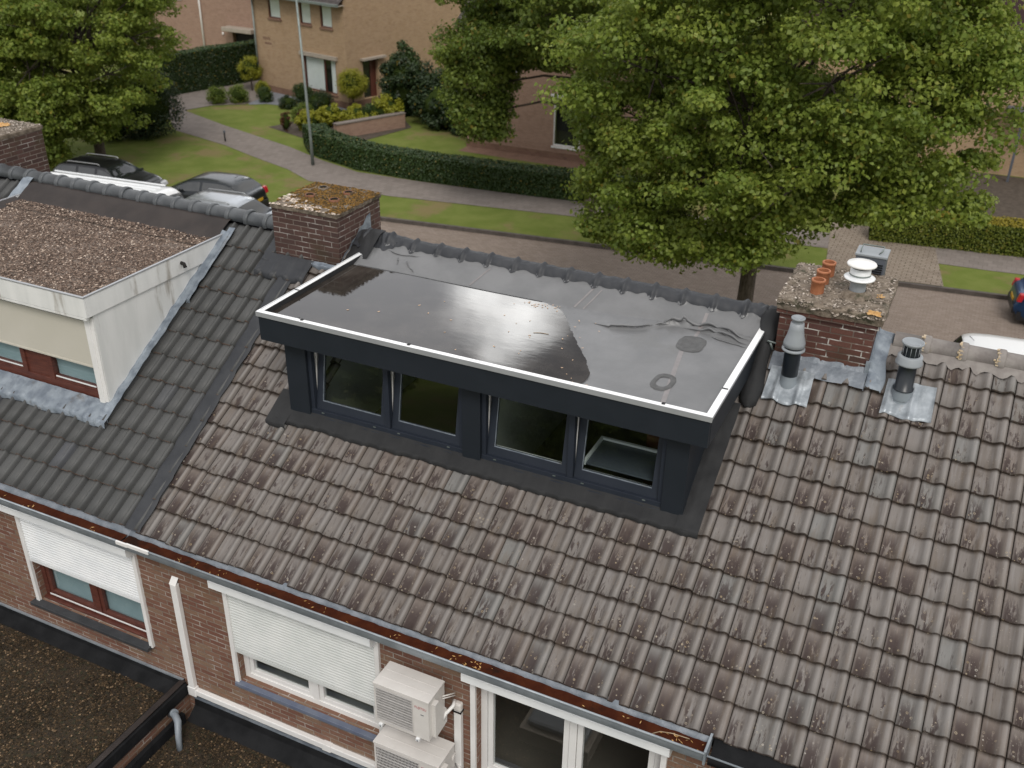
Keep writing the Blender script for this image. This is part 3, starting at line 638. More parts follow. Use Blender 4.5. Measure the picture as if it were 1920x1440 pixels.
# ---- windows in the rear wall
def shutter_curtain(mb, x0, x1, z0, z1, y, pitch=.037, m=0):
    n = int((z1 - z0) / pitch); pts = []
    for k in range(n + 1):
        z = z0 + .05 + k * pitch
        if z + pitch > z1: break
        for t, d in ((0, 0), (.15, -.006), (.5, -.010), (.85, -.006), (.97, 0), (.99, .005)): pts.append((y + d, z + t * pitch))
    g = [[(xx, yy, zz) for yy, zz in pts] for xx in (x0, x1)]
    mb.grid(g, m, sm=False)
    mb.box(x0, x1, y - .010, y + .008, z0, z0 + .05, m)
def rail(par, x, z0, z1, y=WY): mb = MB(); mb.box(x - .026, x + .026, y - .035, y + .012, z0, z1); return mb.build('guide_rail', 'white_pvc', par, bevel=.004)
def rear_window(par, hole, style, curt_z, box):
    x0, x1, z0, z1 = hole; Y = WY + .075
    fm = {'brown': 'brown_wood', 'white': 'white_pvc'}[style]
    mb = MB(); t = .065
    mid = (x0 + x1) / 2 + (.05 if style == 'white' else .02)
    mb.box(x0, x0 + t, Y, Y + .07, z0, z1); mb.box(x1 - t, x1, Y, Y + .07, z0, z1)
    mb.box(x0 + t, x1 - t, Y, Y + .07, z0, z0 + t); mb.box(x0 + t, x1 - t, Y, Y + .07, z1 - t, z1); mb.box(mid - .035, mid + .035, Y, Y + .07, z0 + t, z1 - t)
    if style == 'brown': mb.box(x0 + .002, x1 - .002, Y - .045, Y - .002, z0, z0 + .03)
    w = mb.build('window', fm, par, bevel=.004)
    for a, b in ((x0 + t, mid - .035), (mid + .035, x1 - t)):
        mb = MB(); s = .055; a += .004; b -= .004; c = z0 + t + .004; d = z1 - t - .004; yy = Y + .012
        mb.box(a, a + s, yy, yy + .045, c, d); mb.box(b - s, b, yy, yy + .045, c, d); mb.box(a + s, b - s, yy, yy + .045, c, c + s); mb.box(a + s, b - s, yy, yy + .045, d - s, d)
        mb.build('window_sash', fm, w, bevel=.005)
        mb = MB(); mb.quad((a + s, yy + .03, c + s), (b - s, yy + .03, c + s), (b - s, yy + .03, d - s), (a + s, yy + .03, d - s)); mb.build('window_pane', 'glass', w)
    if style == 'brown':
        mb = MB(); mb.box(x0 + t + .01, x1 - t - .01, Y - .008, Y - .001, z0 + t - .006, z0 + t + .012); mb.build('drip_rail', 'trim', w)
        mb = MB(); mb.quad((x0 + .01, Y + .075, z0), (x1 - .01, Y + .075, z0), (x1 - .01, Y + .075, z1), (x0 + .01, Y + .075, z1)); mb.build('inner_blind', 'curtain', w)
    rail(w, x0 - .035, z0 - .03, z1 - .02); rail(w, x1 + .035, z0 - .03, z1 - .02)
    bx0, bx1 = box
    mb = MB(); P = [(WY - .002, 5.80), (WY - .12, 5.80), (WY - .135, 5.785), (WY - .135, 5.70), (WY - .10, 5.665), (WY - .002, 5.665)]
    mb.grid([[(xx, y, z) for y, z in P] for xx in (bx0, bx1)], sm=False)
    mb.poly([(bx0, y, z) for y, z in P]); mb.poly([(bx1, y, z) for y, z in reversed(P)])
    mb.build('shutter_box', 'white_alu', w)
    mb = MB()
    if curt_z: shutter_curtain(mb, x0 - .012, x1 + .012, curt_z, 5.70, WY - .006)
    else: mb.box(x0 - .005, x1 + .005, WY - .02, WY + .01, 5.60, 5.655)
    mb.build('roller_shutter', 'grey_shutter' if style == 'white' else 'white_alu', w)
    mb = MB()
    if style == 'brown': mb.box(x0 - .10, x1 + .04, WY - .10, Y - .001, z0 - .05, z0 - .004)
    else: mb.box(x0 - .05, x1 + .05, WY - .06, Y - .001, z0 - .05, z0 - .004); mb.box(x0 - .05, x1 + .05, WY - .022, WY - .001, z0 - .105, z0 - .053)
    mb.build('window_sill', 'slate' if style == 'brown' else 'blue_sill', w, bevel=.004)
    return w
tag(rear_window(HL, W_L, 'brown', 4.95, (-3.36, -1.30)), 'red-brown window with white shutter half down')
tag(rear_window(HR, W_M, 'white', 4.78, (-0.19, 1.76)), 'white window with pale shutter half down beside the air conditioners')
tag(rear_window(HR, W_R, 'white', None, (2.74, 4.72)), 'white window with its shutter fully up')

# white ducts on the wall
def ducting(name, label, pts, w, d, caps=()):
    mb = MB()
    t = thing(name, label, 'cable duct', pts[0])
    return t
t = thing('cable_duct', 'white duct on the brick wall between the two shuttered windows, turning level at its foot', 'cable duct', (-.78, WY, 3.9))
mb = MB(); mb.box(-.822, -.738, WY - .06, WY - .002, 3.86, 5.46); mb.build('upright_duct', 'white_pvc', t, bevel=.008)
mb = MB(); g = []
for k in range(7):
    a = math.pi / 2 * k / 6; yy = WY - .03; g.append([(-.825, WY - .062 + .06 * math.sin(a), 5.46 + .07 * math.sin(a)), (-.735, WY - .062 + .06 * math.sin(a), 5.46 + .07 * math.sin(a))])
mb.grid(g); mb.poly([(-.825, p[0][1], p[0][2]) for p in g] + [(-.825, WY - .002, 5.46)]); mb.poly([(-.735, p[0][1], p[0][2]) for p in reversed(g)] + [(-.735, WY - .062, 5.46)][::-1]); mb.build('duct_end_cap', 'white_pvc', t)
mb = MB(); mb.box(-.736, 2.3, WY - .06, WY - .002, 3.88, 3.96); mb.build('level_duct', 'white_pvc', t, bevel=.008)
for xx in (-.78, 1.05):
    mb = MB(); mb.box(xx - .055, xx + .055, WY - .066, WY - .001, 3.855 if xx < 0 else 3.873, 3.985 if xx < 0 else 3.967); mb.build('duct_joint', 'white_pvc', t, bevel=.005)
t = thing('cable_duct', 'white upright duct with a grey cap beside the air conditioners', 'cable duct', (2.66, WY, 3.7))
mb = MB(); mb.box(2.615, 2.69, WY - .06, WY - .002, 3.6, 5.22); mb.build('upright_duct', 'white_pvc', t, bevel=.008)
mb = MB(); mb.box(2.608, 2.697, WY - .067, WY - .001, 5.205, 5.30); mb.build('duct_end_cap', 'ac_white', t, bevel=.02)
mb = MB(); mb.box(2.607, 2.698, WY - .069, WY - .0, 5.19, 5.204); mb.build('cap_shadow_gap', 'black', t)

# ---- air conditioners
def ac_unit(x0, x1, z0, z1, y0, y1, label):
    t = thing('air_conditioner', label, 'air conditioner', ((x0 + x1) / 2, WY, z0), group='outdoor air conditioners on the wall')
    w = x1 - x0; h = z1 - z0
    mb = MB(); gx1 = x0 + w * .70; gx0 = x0 + .022; gz0 = z0 + .045; gz1 = z1 - .035
    facade(mb, x0, x1, z0, z1, y0, [(gx0, gx1, gz0, gz1)], .03)
    mb.quad((x1, y0, z0), (x1, y1, z0), (x1, y1, z1), (x1, y0, z1)); mb.quad((x0, y1, z0), (x0, y0, z0), (x0, y0, z1), (x0, y1, z1)); mb.quad((x1, y1, z0), (x0, y1, z0), (x0, y1, z1), (x1, y1, z1)); mb.quad((x0, y0, z0), (x0, y1, z0), (x1, y1, z0), (x1, y0, z0))
    b = mb.build('casing', 'ac_white', t)
    mb = MB(); mb.box(x0 - .006, x1 + .006, y0 - .006, y1 + .004, z1 - .004, z1 + .016)
    for k in (.33, .66): mb.box(x0 + .03, x1 - .03, y0 + (y1 - y0) * k - .003, y0 + (y1 - y0) * k + .003, z1 + .0161, z1 + .019)
    mb.build('top_cover', 'ac_white', t, bevel=.006)
    mb = MB(); mb.quad((gx0, y0 + .06, gz0), (gx1, y0 + .06, gz0), (gx1, y0 + .06, gz1), (gx0, y0 + .06, gz1)); mb.build('fan_recess', 'ac_dark', t)
    mb = MB(); cx, cz = (gx0 + gx1) / 2, (gz0 + gz1) / 2; R = min(gx1 - gx0, gz1 - gz0) * .46
    for k in range(3):
        a = k * 2.094 + .4; pts = [(cx + .03 * math.cos(a), y0 + .05, cz + .03 * math.sin(a)), (cx + R * math.cos(a - .3), y0 + .036, cz + R * math.sin(a - .3)), (cx + R * math.cos(a + .5), y0 + .052, cz + R * math.sin(a + .5)), (cx + .04 * math.cos(a + 1.2), y0 + .055, cz + .04 * math.sin(a + 1.2))]
        mb.poly(pts)
    mb.build('fan', 'dark_box', t)
    mb = MB(); n = 30
    for k in range(n + 1):
        xx = gx0 + (gx1 - gx0) * k / n; mb.box(xx - .0022, xx + .0022, y0 - .004, y0 + .002, gz0, gz1)
    for k in range(13):
        zz = gz0 + (gz1 - gz0) * k / 12; tk = .006 if k % 3 == 0 else .0028; mb.box(gx0, gx1, y0 - .0065, y0 - .0042, zz - tk, zz + tk)
    mb.box(gx0 - .008, gx1 + .006, y0 - .010, y0 - .0068, gz1 - .004, gz1 + .012); mb.box(gx1, gx1 + .008, y0 - .010, y0 - .0068, gz0, gz1)
    mb.build('grille', 'ac_grille', t)
    cu = bpy.data.curves.new('lettering', 'FONT'); cu.body = 'FUJITSU'; cu.size = .045; cu.extrude = .0006
    to = bpy.data.objects.new('lettering_tmp', cu); COL.objects.link(to)
    dg = bpy.context.evaluated_depsgraph_get(); me = bpy.data.meshes.new_from_object(to.evaluated_get(dg)); bpy.data.objects.remove(to)
    xs = [v.co.x for v in me.vertices]; sc = (x1 - gx1 - .055) / (max(xs) - min(xs))
    me.transform(Matrix.Translation(Vector((gx1 + .028, y0 - .002, z1 - .105)) - OFF[t.name]) @ Matrix.Rotation(R_(90), 4, 'X') @ Matrix.Scale(sc, 4)); me.materials.clear(); me.materials.append(M['red_letter'])
    lo = bpy.data.objects.new('lettering', me); COL.objects.link(lo); lo.parent = t; OFF[lo.name] = OFF[t.name]
    mb = MB(); mb.box(gx1 + .09, gx1 + .125, y0 - .003, y0 - .0005, z1 - .175, z1 - .168); mb.build('badge', 'dark_box', t)
    mb = MB(); P = [(y0 + .05, z1 - .05), (y0 + .12, z1 - .05), (y1 - .04, z0 + .20), (y1 - .04, z0 + .04), (y0 + .05, z0 + .02)]
    mb.grid([[(xx, y, z) for y, z in P + [P[0]]] for xx in (x1 + .0005, x1 + .045)], sm=False); mb.poly([(x1 + .045, y, z) for y, z in P]); mb.build('valve_cover', 'ac_white', t)
    for xx in (x0 + .06, x1 - .12):
        mb = MB(); mb.box(xx - .018, xx + .018, y0 - .02, WY - .002, z0 - .035, z0 - .002); mb.box(xx - .018, xx + .018, WY - .03, WY - .003, z0 - .25, z0 - .036); mb.build('bracket', 'white_alu', t)
        mb = MB(); mb.lathe((xx, y0 - .012, z0 - .03), [(.012, 0), (.012, .012), (0, .012)], 8); mb.build('foot_bolt', 'dark_box', t)
    mb = MB(); pp = [(x1 + .03, y0 + .2, z0 + .10), (x1 + .05, y0 + .23, z0 + .17), (x1 + .09, y0 + .30, z0 + .22), (2.62, WY - .04, z0 + .235)]
    mb.tube(pp, .018, 10); mb.build('pipe_hose', 'white_pvc', t)
    mb = MB(); mb.tube([(x1 + .01, y1 - .06, z1 - .12), (2.62, WY - .035, z1 - .16)], .008, 6); mb.tube([(x1 + .01, y1 - .06, z1 - .15), (2.62, WY - .035, z1 - .19)], .006, 6); mb.build('cable', 'ac_white', t)
    return t
ac_unit(1.96, 2.545, 5.085, 5.565, -1.60, -1.30, 'white outdoor air conditioner on wall brackets, the upper of the two')
ac_unit(1.93, 2.64, 4.25, 4.80, -1.62, -1.30, 'wider white outdoor air conditioner cut by the picture edge, the lower of the two')

# ================================================================= dark dormer (on the right-hand house)
D = thing  # alias kept short
TZ = 8.155; FZ = 7.83; FX0, FX1, FY = -.43, 4.41, .15
yb = 2.12
mb = MB(); mb.box(FX0 + .06, FX1 - .06, FY + .065, 2.02, FZ + .031, 8.06); dorm = mb.build('dormer', 'anthracite', HR); tag(dorm, 'anthracite dormer with four tilted windows and a flat wet roof')
# cheeks
for xa, xb in ((-.22, -.16), (4.15, 4.21)):
    x0, x1 = min(xa, xb), max(xa, xb); mb = MB()
    P = [(.36, zr(.36, -.05)), (.36, FZ + .02), (yb, FZ + .02), (yb, zr(yb, -.05))]
    mb.grid([[(xx, y, z) for y, z in P + [P[0]]] for xx in (x0, x1)], sm=False); mb.poly([(x0, y, z) for y, z in P[::-1]]); mb.poly([(x1, y, z) for y, z in P]); mb.build('cheek', 'anthracite', dorm)
def dpart(name, mat, fn, bev=0.0):
    mb = MB(); fn(mb); return mb.build(name, mat, dorm, bevel=bev)
for a, b in ((-.23, .03), (1.90, 2.10), (4.00, 4.215)):
    dpart('pillar', 'anthracite', lambda m: m.box(a, b, .30, .42, zr(.30, -.06), FZ + .01), .003)
dpart('fascia', 'anthracite', lambda m: m.box(FX0 + .015, FX1 - .015, FY + .012, FY + .06, FZ, TZ - .045), .002)
dpart('fascia', 'anthracite', lambda m: m.box(FX1 - .055, FX1 - .012, FY + .062, 2.13, FZ + .001, TZ - .045))
dpart('fascia', 'anthracite', lambda m: m.box(FX0 + .012, FX0 + .055, FY + .062, 2.13, FZ + .001, TZ - .045))
dpart('soffit', 'anthracite', lambda m: m.box(FX0 + .056, FX1 - .056, FY + .061, 2.0, FZ + .004, FZ + .03))
def trimbar(m):
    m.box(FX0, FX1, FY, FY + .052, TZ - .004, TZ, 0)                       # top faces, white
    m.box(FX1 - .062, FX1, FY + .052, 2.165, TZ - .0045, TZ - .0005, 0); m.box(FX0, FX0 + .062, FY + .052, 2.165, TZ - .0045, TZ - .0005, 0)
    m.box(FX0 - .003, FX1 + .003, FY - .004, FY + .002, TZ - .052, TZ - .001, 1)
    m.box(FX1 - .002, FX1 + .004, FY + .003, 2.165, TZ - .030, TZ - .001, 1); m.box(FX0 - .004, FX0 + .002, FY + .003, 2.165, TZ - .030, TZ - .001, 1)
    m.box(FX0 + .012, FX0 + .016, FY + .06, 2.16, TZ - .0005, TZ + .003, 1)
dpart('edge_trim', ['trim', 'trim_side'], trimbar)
def trimin(m):
    m.box(FX0 + .06, FX1 - .06, FY + .050, FY + .054, 8.075, TZ - .005); m.box(FX0 + .058, FX0 + .064, FY + .055, 2.15, 8.075, TZ - .005); m.box(FX1 - .064, FX1 - .058, FY + .055, 2.15, 8.075, TZ - .005)
dpart('trim_upstand', 'epdm_dark', trimin)
for xx in (.12, 1.38, 3.96): dpart('trim_clip', 'epdm_dark', lambda m: m.box(xx - .014, xx + .016, FY + .006 + .02, FY + .06, TZ + .0005, TZ + .006))
dpart('trim_clip', 'epdm_dark', lambda m: m.box(FX1 - .066, FX1 - .01, .70, .714, TZ + .0005, TZ + .006))
dpart('trim_clip', 'epdm_dark', lambda m: m.box(FX0 + .01, FX0 + .066, .80, .814, TZ + .0005, TZ + .006))
# flat roof and the sheet lapped over the ridge
def yc(x): return 1.86 + .20 / (1 + math.exp(-(x - 3.1) * 3.2)) + .006 * math.sin(x * 3)
def fold(x, y, pts, w, h):
    best = 9
    for (ax, ay), (bx, by) in zip(pts, pts[1:]):
        t = max(0, min(1, ((x - ax) * (bx - ax) + (y - ay) * (by - ay)) / ((bx - ax) ** 2 + (by - ay) ** 2)))
        best = min(best, math.hypot(x - ax - t * (bx - ax), y - ay - t * (by - ay)))
    return h * math.exp(-(best / w) ** 2)
from mathutils import noise as mn
F1 = [(2.95, 1.60), (3.20, 1.68), (3.38, 1.86), (3.52, 1.97)]; F2 = [(3.42, 1.93), (3.75, 2.03), (4.05, 1.99), (4.33, 1.92)]; F3 = [(3.60, 1.98), (3.95, 1.92), (4.33, 1.86)]; F4 = [(.22, 2.08), (.30, 1.98), (.40, 1.94)]; F5 = [(.10, 2.12), (.16, 2.02)]
def memz(x, y):
    c = yc(x)
    z = 8.088 + .0035 * mn.noise(Vector((x * 1.6, y * 2.2, 3))) + .0015 * mn.noise(Vector((x * 9, y * 9, 1)))
    if y > c:
        t = (y - c) / (2.33 - c)
        z2 = 8.088 + t * .135 + .006 * mn.noise(Vector((x * 3.2, y * 5, 8)))
        z = z + (z2 - z) * min(1, (y - c) / .03)
    ph = ((x + .44) / .33) % 1.0
    cap = .104 * (1.15 + .0 * ph)
    bum = .030 * math.exp(-((ph - .88) / .085) ** 2)
    d = (y - RIDGE_Y) / (.13 + bum * .9)
    if abs(d) < 1: z = max(z, 8.185 + (.105 + bum) * math.sqrt(1 - d * d) + .004 * mn.noise(Vector((x * 14, y * 20, 2))))
    if y > 2.18: z += .010 * mn.noise(Vector((x * 9 + 3 * y, y * 7, 5))) * min(1, (y - 2.18) / .1)
    z += fold(x, y, F1, .013, .026) + fold(x, y, F2, .018, .055) + fold(x, y, F3, .013, .040) + fold(x, y, F4, .008, .014) + fold(x, y, F5, .008, .012)
    k = max(0, 1 - abs(x - (-.30)) / .42) * max(0, min(1, (y - 1.95) / .3))      # gathered corner by the left chimney
    z += k * (.05 * abs(mn.noise(Vector((x * 16 + y * 6, y * 2, 0)))) + .03)
    k = max(0, 1 - abs(x - 4.35) / .18) * max(0, min(1, (y - 1.95) / .2)); z += k * .05 * abs(mn.noise(Vector((x * 16, y * 5, 4)))) 
    return z
mb = MB(); g = []
nx, ny = 300, 110
ysm = [.19 + (2.425 - .19) * (j / (ny - 1)) for j in range(ny)]
for i in range(nx):
    x = -.375 + i / (nx - 1) * 4.73; g.append([(x, y, memz(x, y)) for y in ysm])
mb.grid(g); mem = mb.build('roof_membrane', 'epdm', dorm)
# darker, crumpled sheet dressed over the ridge tiles
mb = MB(); g = []
for i in range(420):
    x = -.60 + i / 419 * 5.06; ph = ((x + .44) / .33) % 1; lo = 2.285 - .05 * math.exp(-((ph - .88) / .12) ** 2) + .02 * mn.noise(Vector((x * 7, 0, 0))) - (.10 if x < -.05 else 0) * min(1, max(0, (.1 - x) * 3))
    row = []
    for j in range(16):
        y = lo + (2.44 - lo) * j / 15; row.append((x, y, memz(x, y) + .006 + .004 * mn.noise(Vector((x * 22, y * 30, 1)))))
    g.append(row)
mb.grid(g); mb.build('ridge_sheet', 'epdm_strip', dorm)
def seamstrip(x0, y0, x1, y1, w, up=.003):
    mb = MB(); g = []
    for k in range(26):
        t = k / 25; x = x0 + (x1 - x0) * t; y = y0 + (y1 - y0) * t; g.append([(x - w / 2, y, memz(x - w / 2, y) + up), (x + w / 2, y, memz(x + w / 2, y) + up)])
    mb.grid(g); return mb.build('membrane_seam', 'seam', dorm)
def foldstrip(pts, w, h):
    P = []
    for (ax, ay), (bx, by) in zip(pts, pts[1:]):
        for k in range(14): P.append((ax + (bx - ax) * k / 14, ay + (by - ay) * k / 14))
    P.append(pts[-1]); mb = MB(); g = []; n = len(P)
    for i, (x, y) in enumerate(P):
        t = i / (n - 1); e = min(1, 5 * t, 5 * (1 - t)) * (1 + .3 * mn.noise(Vector((x * 8, y * 8, 0)))); x += .012 * mn.noise(Vector((t * 6, 1, 0))); y += .016 * mn.noise(Vector((t * 5, 3, 1)))
        z = memz(x, y) - .004
        g.append([(x, y + a * w * e, z + .003 + b * h * e) for a, b in ((1.6, 0), (.7, .45), (.1, .9), (-.35, 1.0), (-.6, .75), (-.5, .4), (-.2, .1), (-.1, 0))])
    mb.grid(g); return mb.build('membrane_fold', 'epdm', dorm)
foldstrip([(2.72, 1.62), (2.95, 1.60), (3.20, 1.68), (3.34, 1.84), (3.50, 1.94)], .022, .022); foldstrip([(3.38, 1.90), (3.62, 1.99), (3.95, 2.02), (4.33, 1.90)], .030, .036); foldstrip([(3.60, 1.93), (3.95, 1.93), (4.33, 1.83)], .024, .03)
foldstrip([(3.9, 1.86), (4.1, 1.80), (4.33, 1.77)], .016, .015); foldstrip([(.22, 2.10), (.30, 2.00), (.42, 1.93)], .016, .018); foldstrip([(.08, 2.13), (.13, 2.05), (.15, 2.0)], .014, .014); foldstrip([(-.1, 2.2), (.1, 2.17), (.35, 2.22)], .016, .014)
mb = MB(); mb.grid([[(-.3 + i * .04, yc(-.3 + i * .04) - .012, 8.1005), (-.3 + i * .04, yc(-.3 + i * .04) - .003, 8.1025)] for i in range(60)]); mb.build('membrane_lap_edge', 'black', dorm)
seamstrip(3.93, .25, 3.76, 1.40, .045); seamstrip(3.79, 1.66, 3.78, 2.22, .035); seamstrip(2.42, 1.90, 2.50, 2.24, .022); seamstrip(2.52, 1.90, 2.60, 2.24, .016); seamstrip(1.15, 1.90, 1.24, 2.24, .02)
for cx, cy, rx, ry, hole in ((3.80, 1.60, .135, .19, 0), (3.80, .70, .105, .175, 1)):
    mb = MB(); P = []
    for k in range(40):
        a = 2 * math.pi * k / 40; q = 1 + .07 * mn.noise(Vector((math.cos(a) * 3, math.sin(a) * 3, cx + cy)))
        sx = math.copysign(abs(math.cos(a)) ** .75, math.cos(a)); sy = math.copysign(abs(math.sin(a)) ** .75, math.sin(a))
        P.append((sx * rx * q, sy * ry * q))
    g = [[(cx + px * s, cy + py * s, memz(cx, cy) + z) for px, py in P + [P[0]]] for s, z in ((1.0, .003), (.9, .008), (.62, .009), (.55, .005), (.001, .005))]
    mb.grid(g if not hole else g[:4])
    mb.build('repair_patch', 'patch_dark', dorm)
# windows of the dormer
def wframe(m, a, b, mid):
    m.box(a, a + .045, .335, .40, 6.985, FZ); m.box(b - .045, b, .335, .40, 6.985, FZ); m.box(mid - .03, mid + .03, .334, .40, 7.03, FZ); m.box(a, b, .325, .40, 6.93, 7.03)
    m.box(a + .01, b - .01, .300, .324, 6.945, 6.965)
for a, b, mid in ((.032, 1.898, .995), (2.102, 3.998, 3.06)):
    dpart('window_frame', 'anthracite_frame', lambda m: wframe(m, a, b, mid), .003)
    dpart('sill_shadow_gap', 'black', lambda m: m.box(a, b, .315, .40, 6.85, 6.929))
TILT = R_(9.5)
for a, b in ((.08, .962), (1.03, 1.85), (2.15, 3.028), (3.095, 3.95)):
    def S(x, z, d):   # sash-plane coordinates (z up the sash from its hinge, d depth) to world
        return (x, .362 + math.sin(TILT) * z + math.cos(TILT) * d, 7.032 + math.cos(TILT) * z - math.sin(TILT) * d)
    def sbox(m, x0, x1, z0, z1, d0, d1):
        P = [S(x, z, d) for d in (d0, d1) for z in (z0, z1) for x in (x0, x1)]
        for q in ((0, 1, 3, 2), (5, 4, 6, 7), (4, 5, 1, 0), (1, 5, 7, 3), (2, 3, 7, 6), (4, 0, 2, 6)): m.quad(*[P[i] for i in q])
    H = .78; s = .072
    def sash(m): sbox(m, a, a + s, 0, H, 0, .05); sbox(m, b - s, b, 0, H, 0, .05); sbox(m, a + s, b - s, 0, s + .02, 0, .05); sbox(m, a + s, b - s, H - s, H, 0, .05)
    dpart('window_sash', 'anthracite_frame', sash, .004)
    dpart('window_pane', 'glass_dark', lambda m: m.quad(S(a + s, s + .02, .02), S(b - s, s + .02, .02), S(b - s, H - s, .02), S(a + s, H - s, .02)))
    dpart('glazing_bead', 'lead', lambda m: (sbox(m, a + s, b - s, s + .02, s + .028, .004, .018), sbox(m, a + s, a + s + .006, s + .028, H - s, .004, .018)))
    def stay(m):
        m.quad((a - .028, .41, 7.03), (a - .028, .41, 7.82), (a - .028, .56, 7.82), (a - .028, .42, 7.03)); m.tube([(a - .012, .40, 7.10), (a - .010, .45, 7.80)], .006, 6)
    dpart('window_stay', 'white_pvc', stay)
    dpart('hinge_cap', 'galv', lambda m: (m.box(a + .09, a + .12, .319, .3245, 7.005, 7.015), m.box(b - .14, b - .11, .319, .3245, 7.005, 7.015)))
# the room inside
def rm(m):
    x0, x1, y0, y1, z0, z1 = -.12, 4.12, .43, 2.9, 6.2, 7.98
    m.quad((x0, y0, z0), (x1, y0, z0), (x1, y1, z0), (x0, y1, z0), 1); m.quad((x0, y1, z0), (x1, y1, z0), (x1, y1, z1), (x0, y1, z1), 0); m.quad((x0, y0, z0), (x0, y1, z0), (x0, y1, z1), (x0, y0, z1), 0)
    m.quad((x1, y1, z0), (x1, y0, z0), (x1, y0, z1), (x1, y1, z1), 0); m.quad((x0, y0, z1), (x0, y1, z1), (x1, y1, z1), (x1, y0, z1), 0); m.quad((x0, y0, z0), (x0, y0, 6.93), (x1, y0, 6.93), (x1, y0, z0), 0); m.box(1.95, 2.05, .45, 2.85, 6.21, 7.97, 0)
dpart('room', ['interior', 'interior_dark'], rm)
dpart('inner_ledge', 'white_pvc', lambda m: (m.box(-.1, 1.94, .44, .60, 6.96, 6.99), m.box(2.06, 4.1, .44, .62, 6.96, 6.99)))
dpart('desk', 'dark_box', lambda m: m.box(3.16, 3.98, .50, .98, 7.12, 7.135))
dpart('desk_rim', 'trim', lambda m: (m.box(3.13, 3.16, .50, 1.01, 7.11, 7.16), m.box(3.16, 3.98, .98, 1.01, 7.11, 7.16)))
dpart('door', 'brown_wood', lambda m: m.box(3.55, 3.68, 1.2, 1.26, 6.25, 7.9))
# membrane flashings on the tiles
def drape(name, x0, x1, y0f, y1f, mat, n=60, k=14, lift=.036, wav=.006, par=None):
    rk = .007 if 'membrane' in name else .018
    mb = MB(); g = []
    for i in range(n + 1):
        x = x0(i / n) if callable(x0) else x0 + (x1 - x0) * i / n; row = []
        y0 = y0f(x) if callable(y0f) else y0f; y1 = y1f(x) if callable(y1f) else y1f
        ph = ((x + 1.23) / .205) % 1
        for j in range(k + 1):
            y = y0 + (y1 - y0) * j / k; e = 1 if 0 < j else 0
            roll = rk * math.exp(-((ph - .82) / .15) ** 2) * (1 if j < 3 else .5)
            h = (lift + .020) * e + .012 + roll + wav * mn.noise(Vector((x * 6, y * 8, 2))) + (.004 if not e else 0)
            row.append((x, y - h * SN, zr(y) + h * CS))
        g.append(row)
    mb.grid(g); return mb.build(name, mat, par or dorm)
drape('membrane_apron', -.42, 4.40, lambda x: .205 + .018 * mn.noise(Vector((x * 2.4, 0, 0))) - .018 * math.exp(-((((x + 1.23) / .205) % 1 - .8) / .2) ** 2), .36, 'epdm_dark', n=300, k=10, lift=.034)
drape('membrane_cheek_strip', 4.18, 4.405, lambda x: .20, lambda x: 1.45, 'epdm_dark', n=16, k=60, lift=.04, wav=.02)
drape('membrane_cheek_strip', -.45, -.2, lambda x: .14, lambda x: .52, 'epdm_dark', n=14, k=20, lift=.038, wav=.02)
drape('membrane_cheek_strip', -.36, -.18, lambda x: .50, lambda x: 2.1, 'epdm_dark', n=8, k=50, lift=.03, wav=.015)
# bulging gather of sheet beside the right chimney
mb = MB(); g = []
for i in range(22):
    t = i / 21; y = 1.42 + t * 1.02; row = []
    r = .060 + .015 * math.sin(t * 9) + .02 * t; cz = zr(y, .045 + .05 * t) if y < 2.35 else 8.22; cx = 4.46 - .02 * t
    if i == 0: r *= .35
    for a in range(15):
        th = -.3 + (math.pi + .6) * a / 14; w = 1 + .16 * mn.noise(Vector((math.cos(th) * 2.5 + y * 3, math.sin(th) * 2.5, y * 7)))
        row.append((cx + r * 1.25 * w * math.cos(th), y - r * w * math.sin(th) * SN, cz + r * 1.2 * w * math.sin(th) * CS))
    g.append(row)
mb.grid(g); mb.poly([p for p in g[0]]); mb.build('membrane_gather', 'epdm_dark', dorm)
mb = MB(); g = []
for i in range(16):
    t = i / 15; y = 1.98 + t * .46; row = []
    for a in range(14):
        u = a / 13; x = -.62 + u * .36
        z = zr(min(y, 2.36), .05) + .17 * u ** .7 * (1 - .4 * t) + .05 * abs(mn.noise(Vector((x * 18 + y * 9, y * 3, 7)))) + (.06 * t)
        row.append((x, y, min(z, 8.34)))
    g.append(row)
mb.grid(g); mb.build('membrane_gather', 'epdm_dark', dorm)

# standing water
pud = [(-.36, .215), (-.36, 1.84), (0.0, 1.845), (.8, 1.85), (1.5, 1.84), (2.10, 1.85), (2.30, 1.78), (2.44, 1.62), (2.56, 1.42), (2.70, 1.22), (2.84, 1.00), (2.98, .82), (3.08, .66), (3.15, .50), (3.15, .38), (3.12, .28), (3.08, .215)]
mb = MB(); P = []
for (ax, ay), (bx, by) in zip(pud, pud[1:] + pud[:1]):
    n = max(1, int(math.hypot(bx - ax, by - ay) / .02))
    for k in range(n):
        t = k / n; x = ax + (bx - ax) * t; y = ay + (by - ay) * t
        q = .022 * mn.noise(Vector((x * 9, y * 9, 0))) + .012 * mn.noise(Vector((x * 28, y * 28, 0))) if x > 2.05 else 0
        P.append((x + q, y + q * .5, 8.0975))
mb.poly(P)
m, nt, b = new_mat('rain_water')
co = coords(nt)
b.inputs['Base Color'].default_value = (0.030, 0.026, 0.022, 1); b.inputs['Roughness'].default_value = 0.05; b.inputs['IOR'].default_value = 1.36
b.inputs['Specular IOR Level'].default_value = 0.6
nt.links.new(mixc(nt, rmp(nt, noise(nt, co, 1.3, 5, .6), .4, .65), (0.026, 0.022, 0.019), (0.052, 0.045, 0.039)), b.inputs['Base Color'])
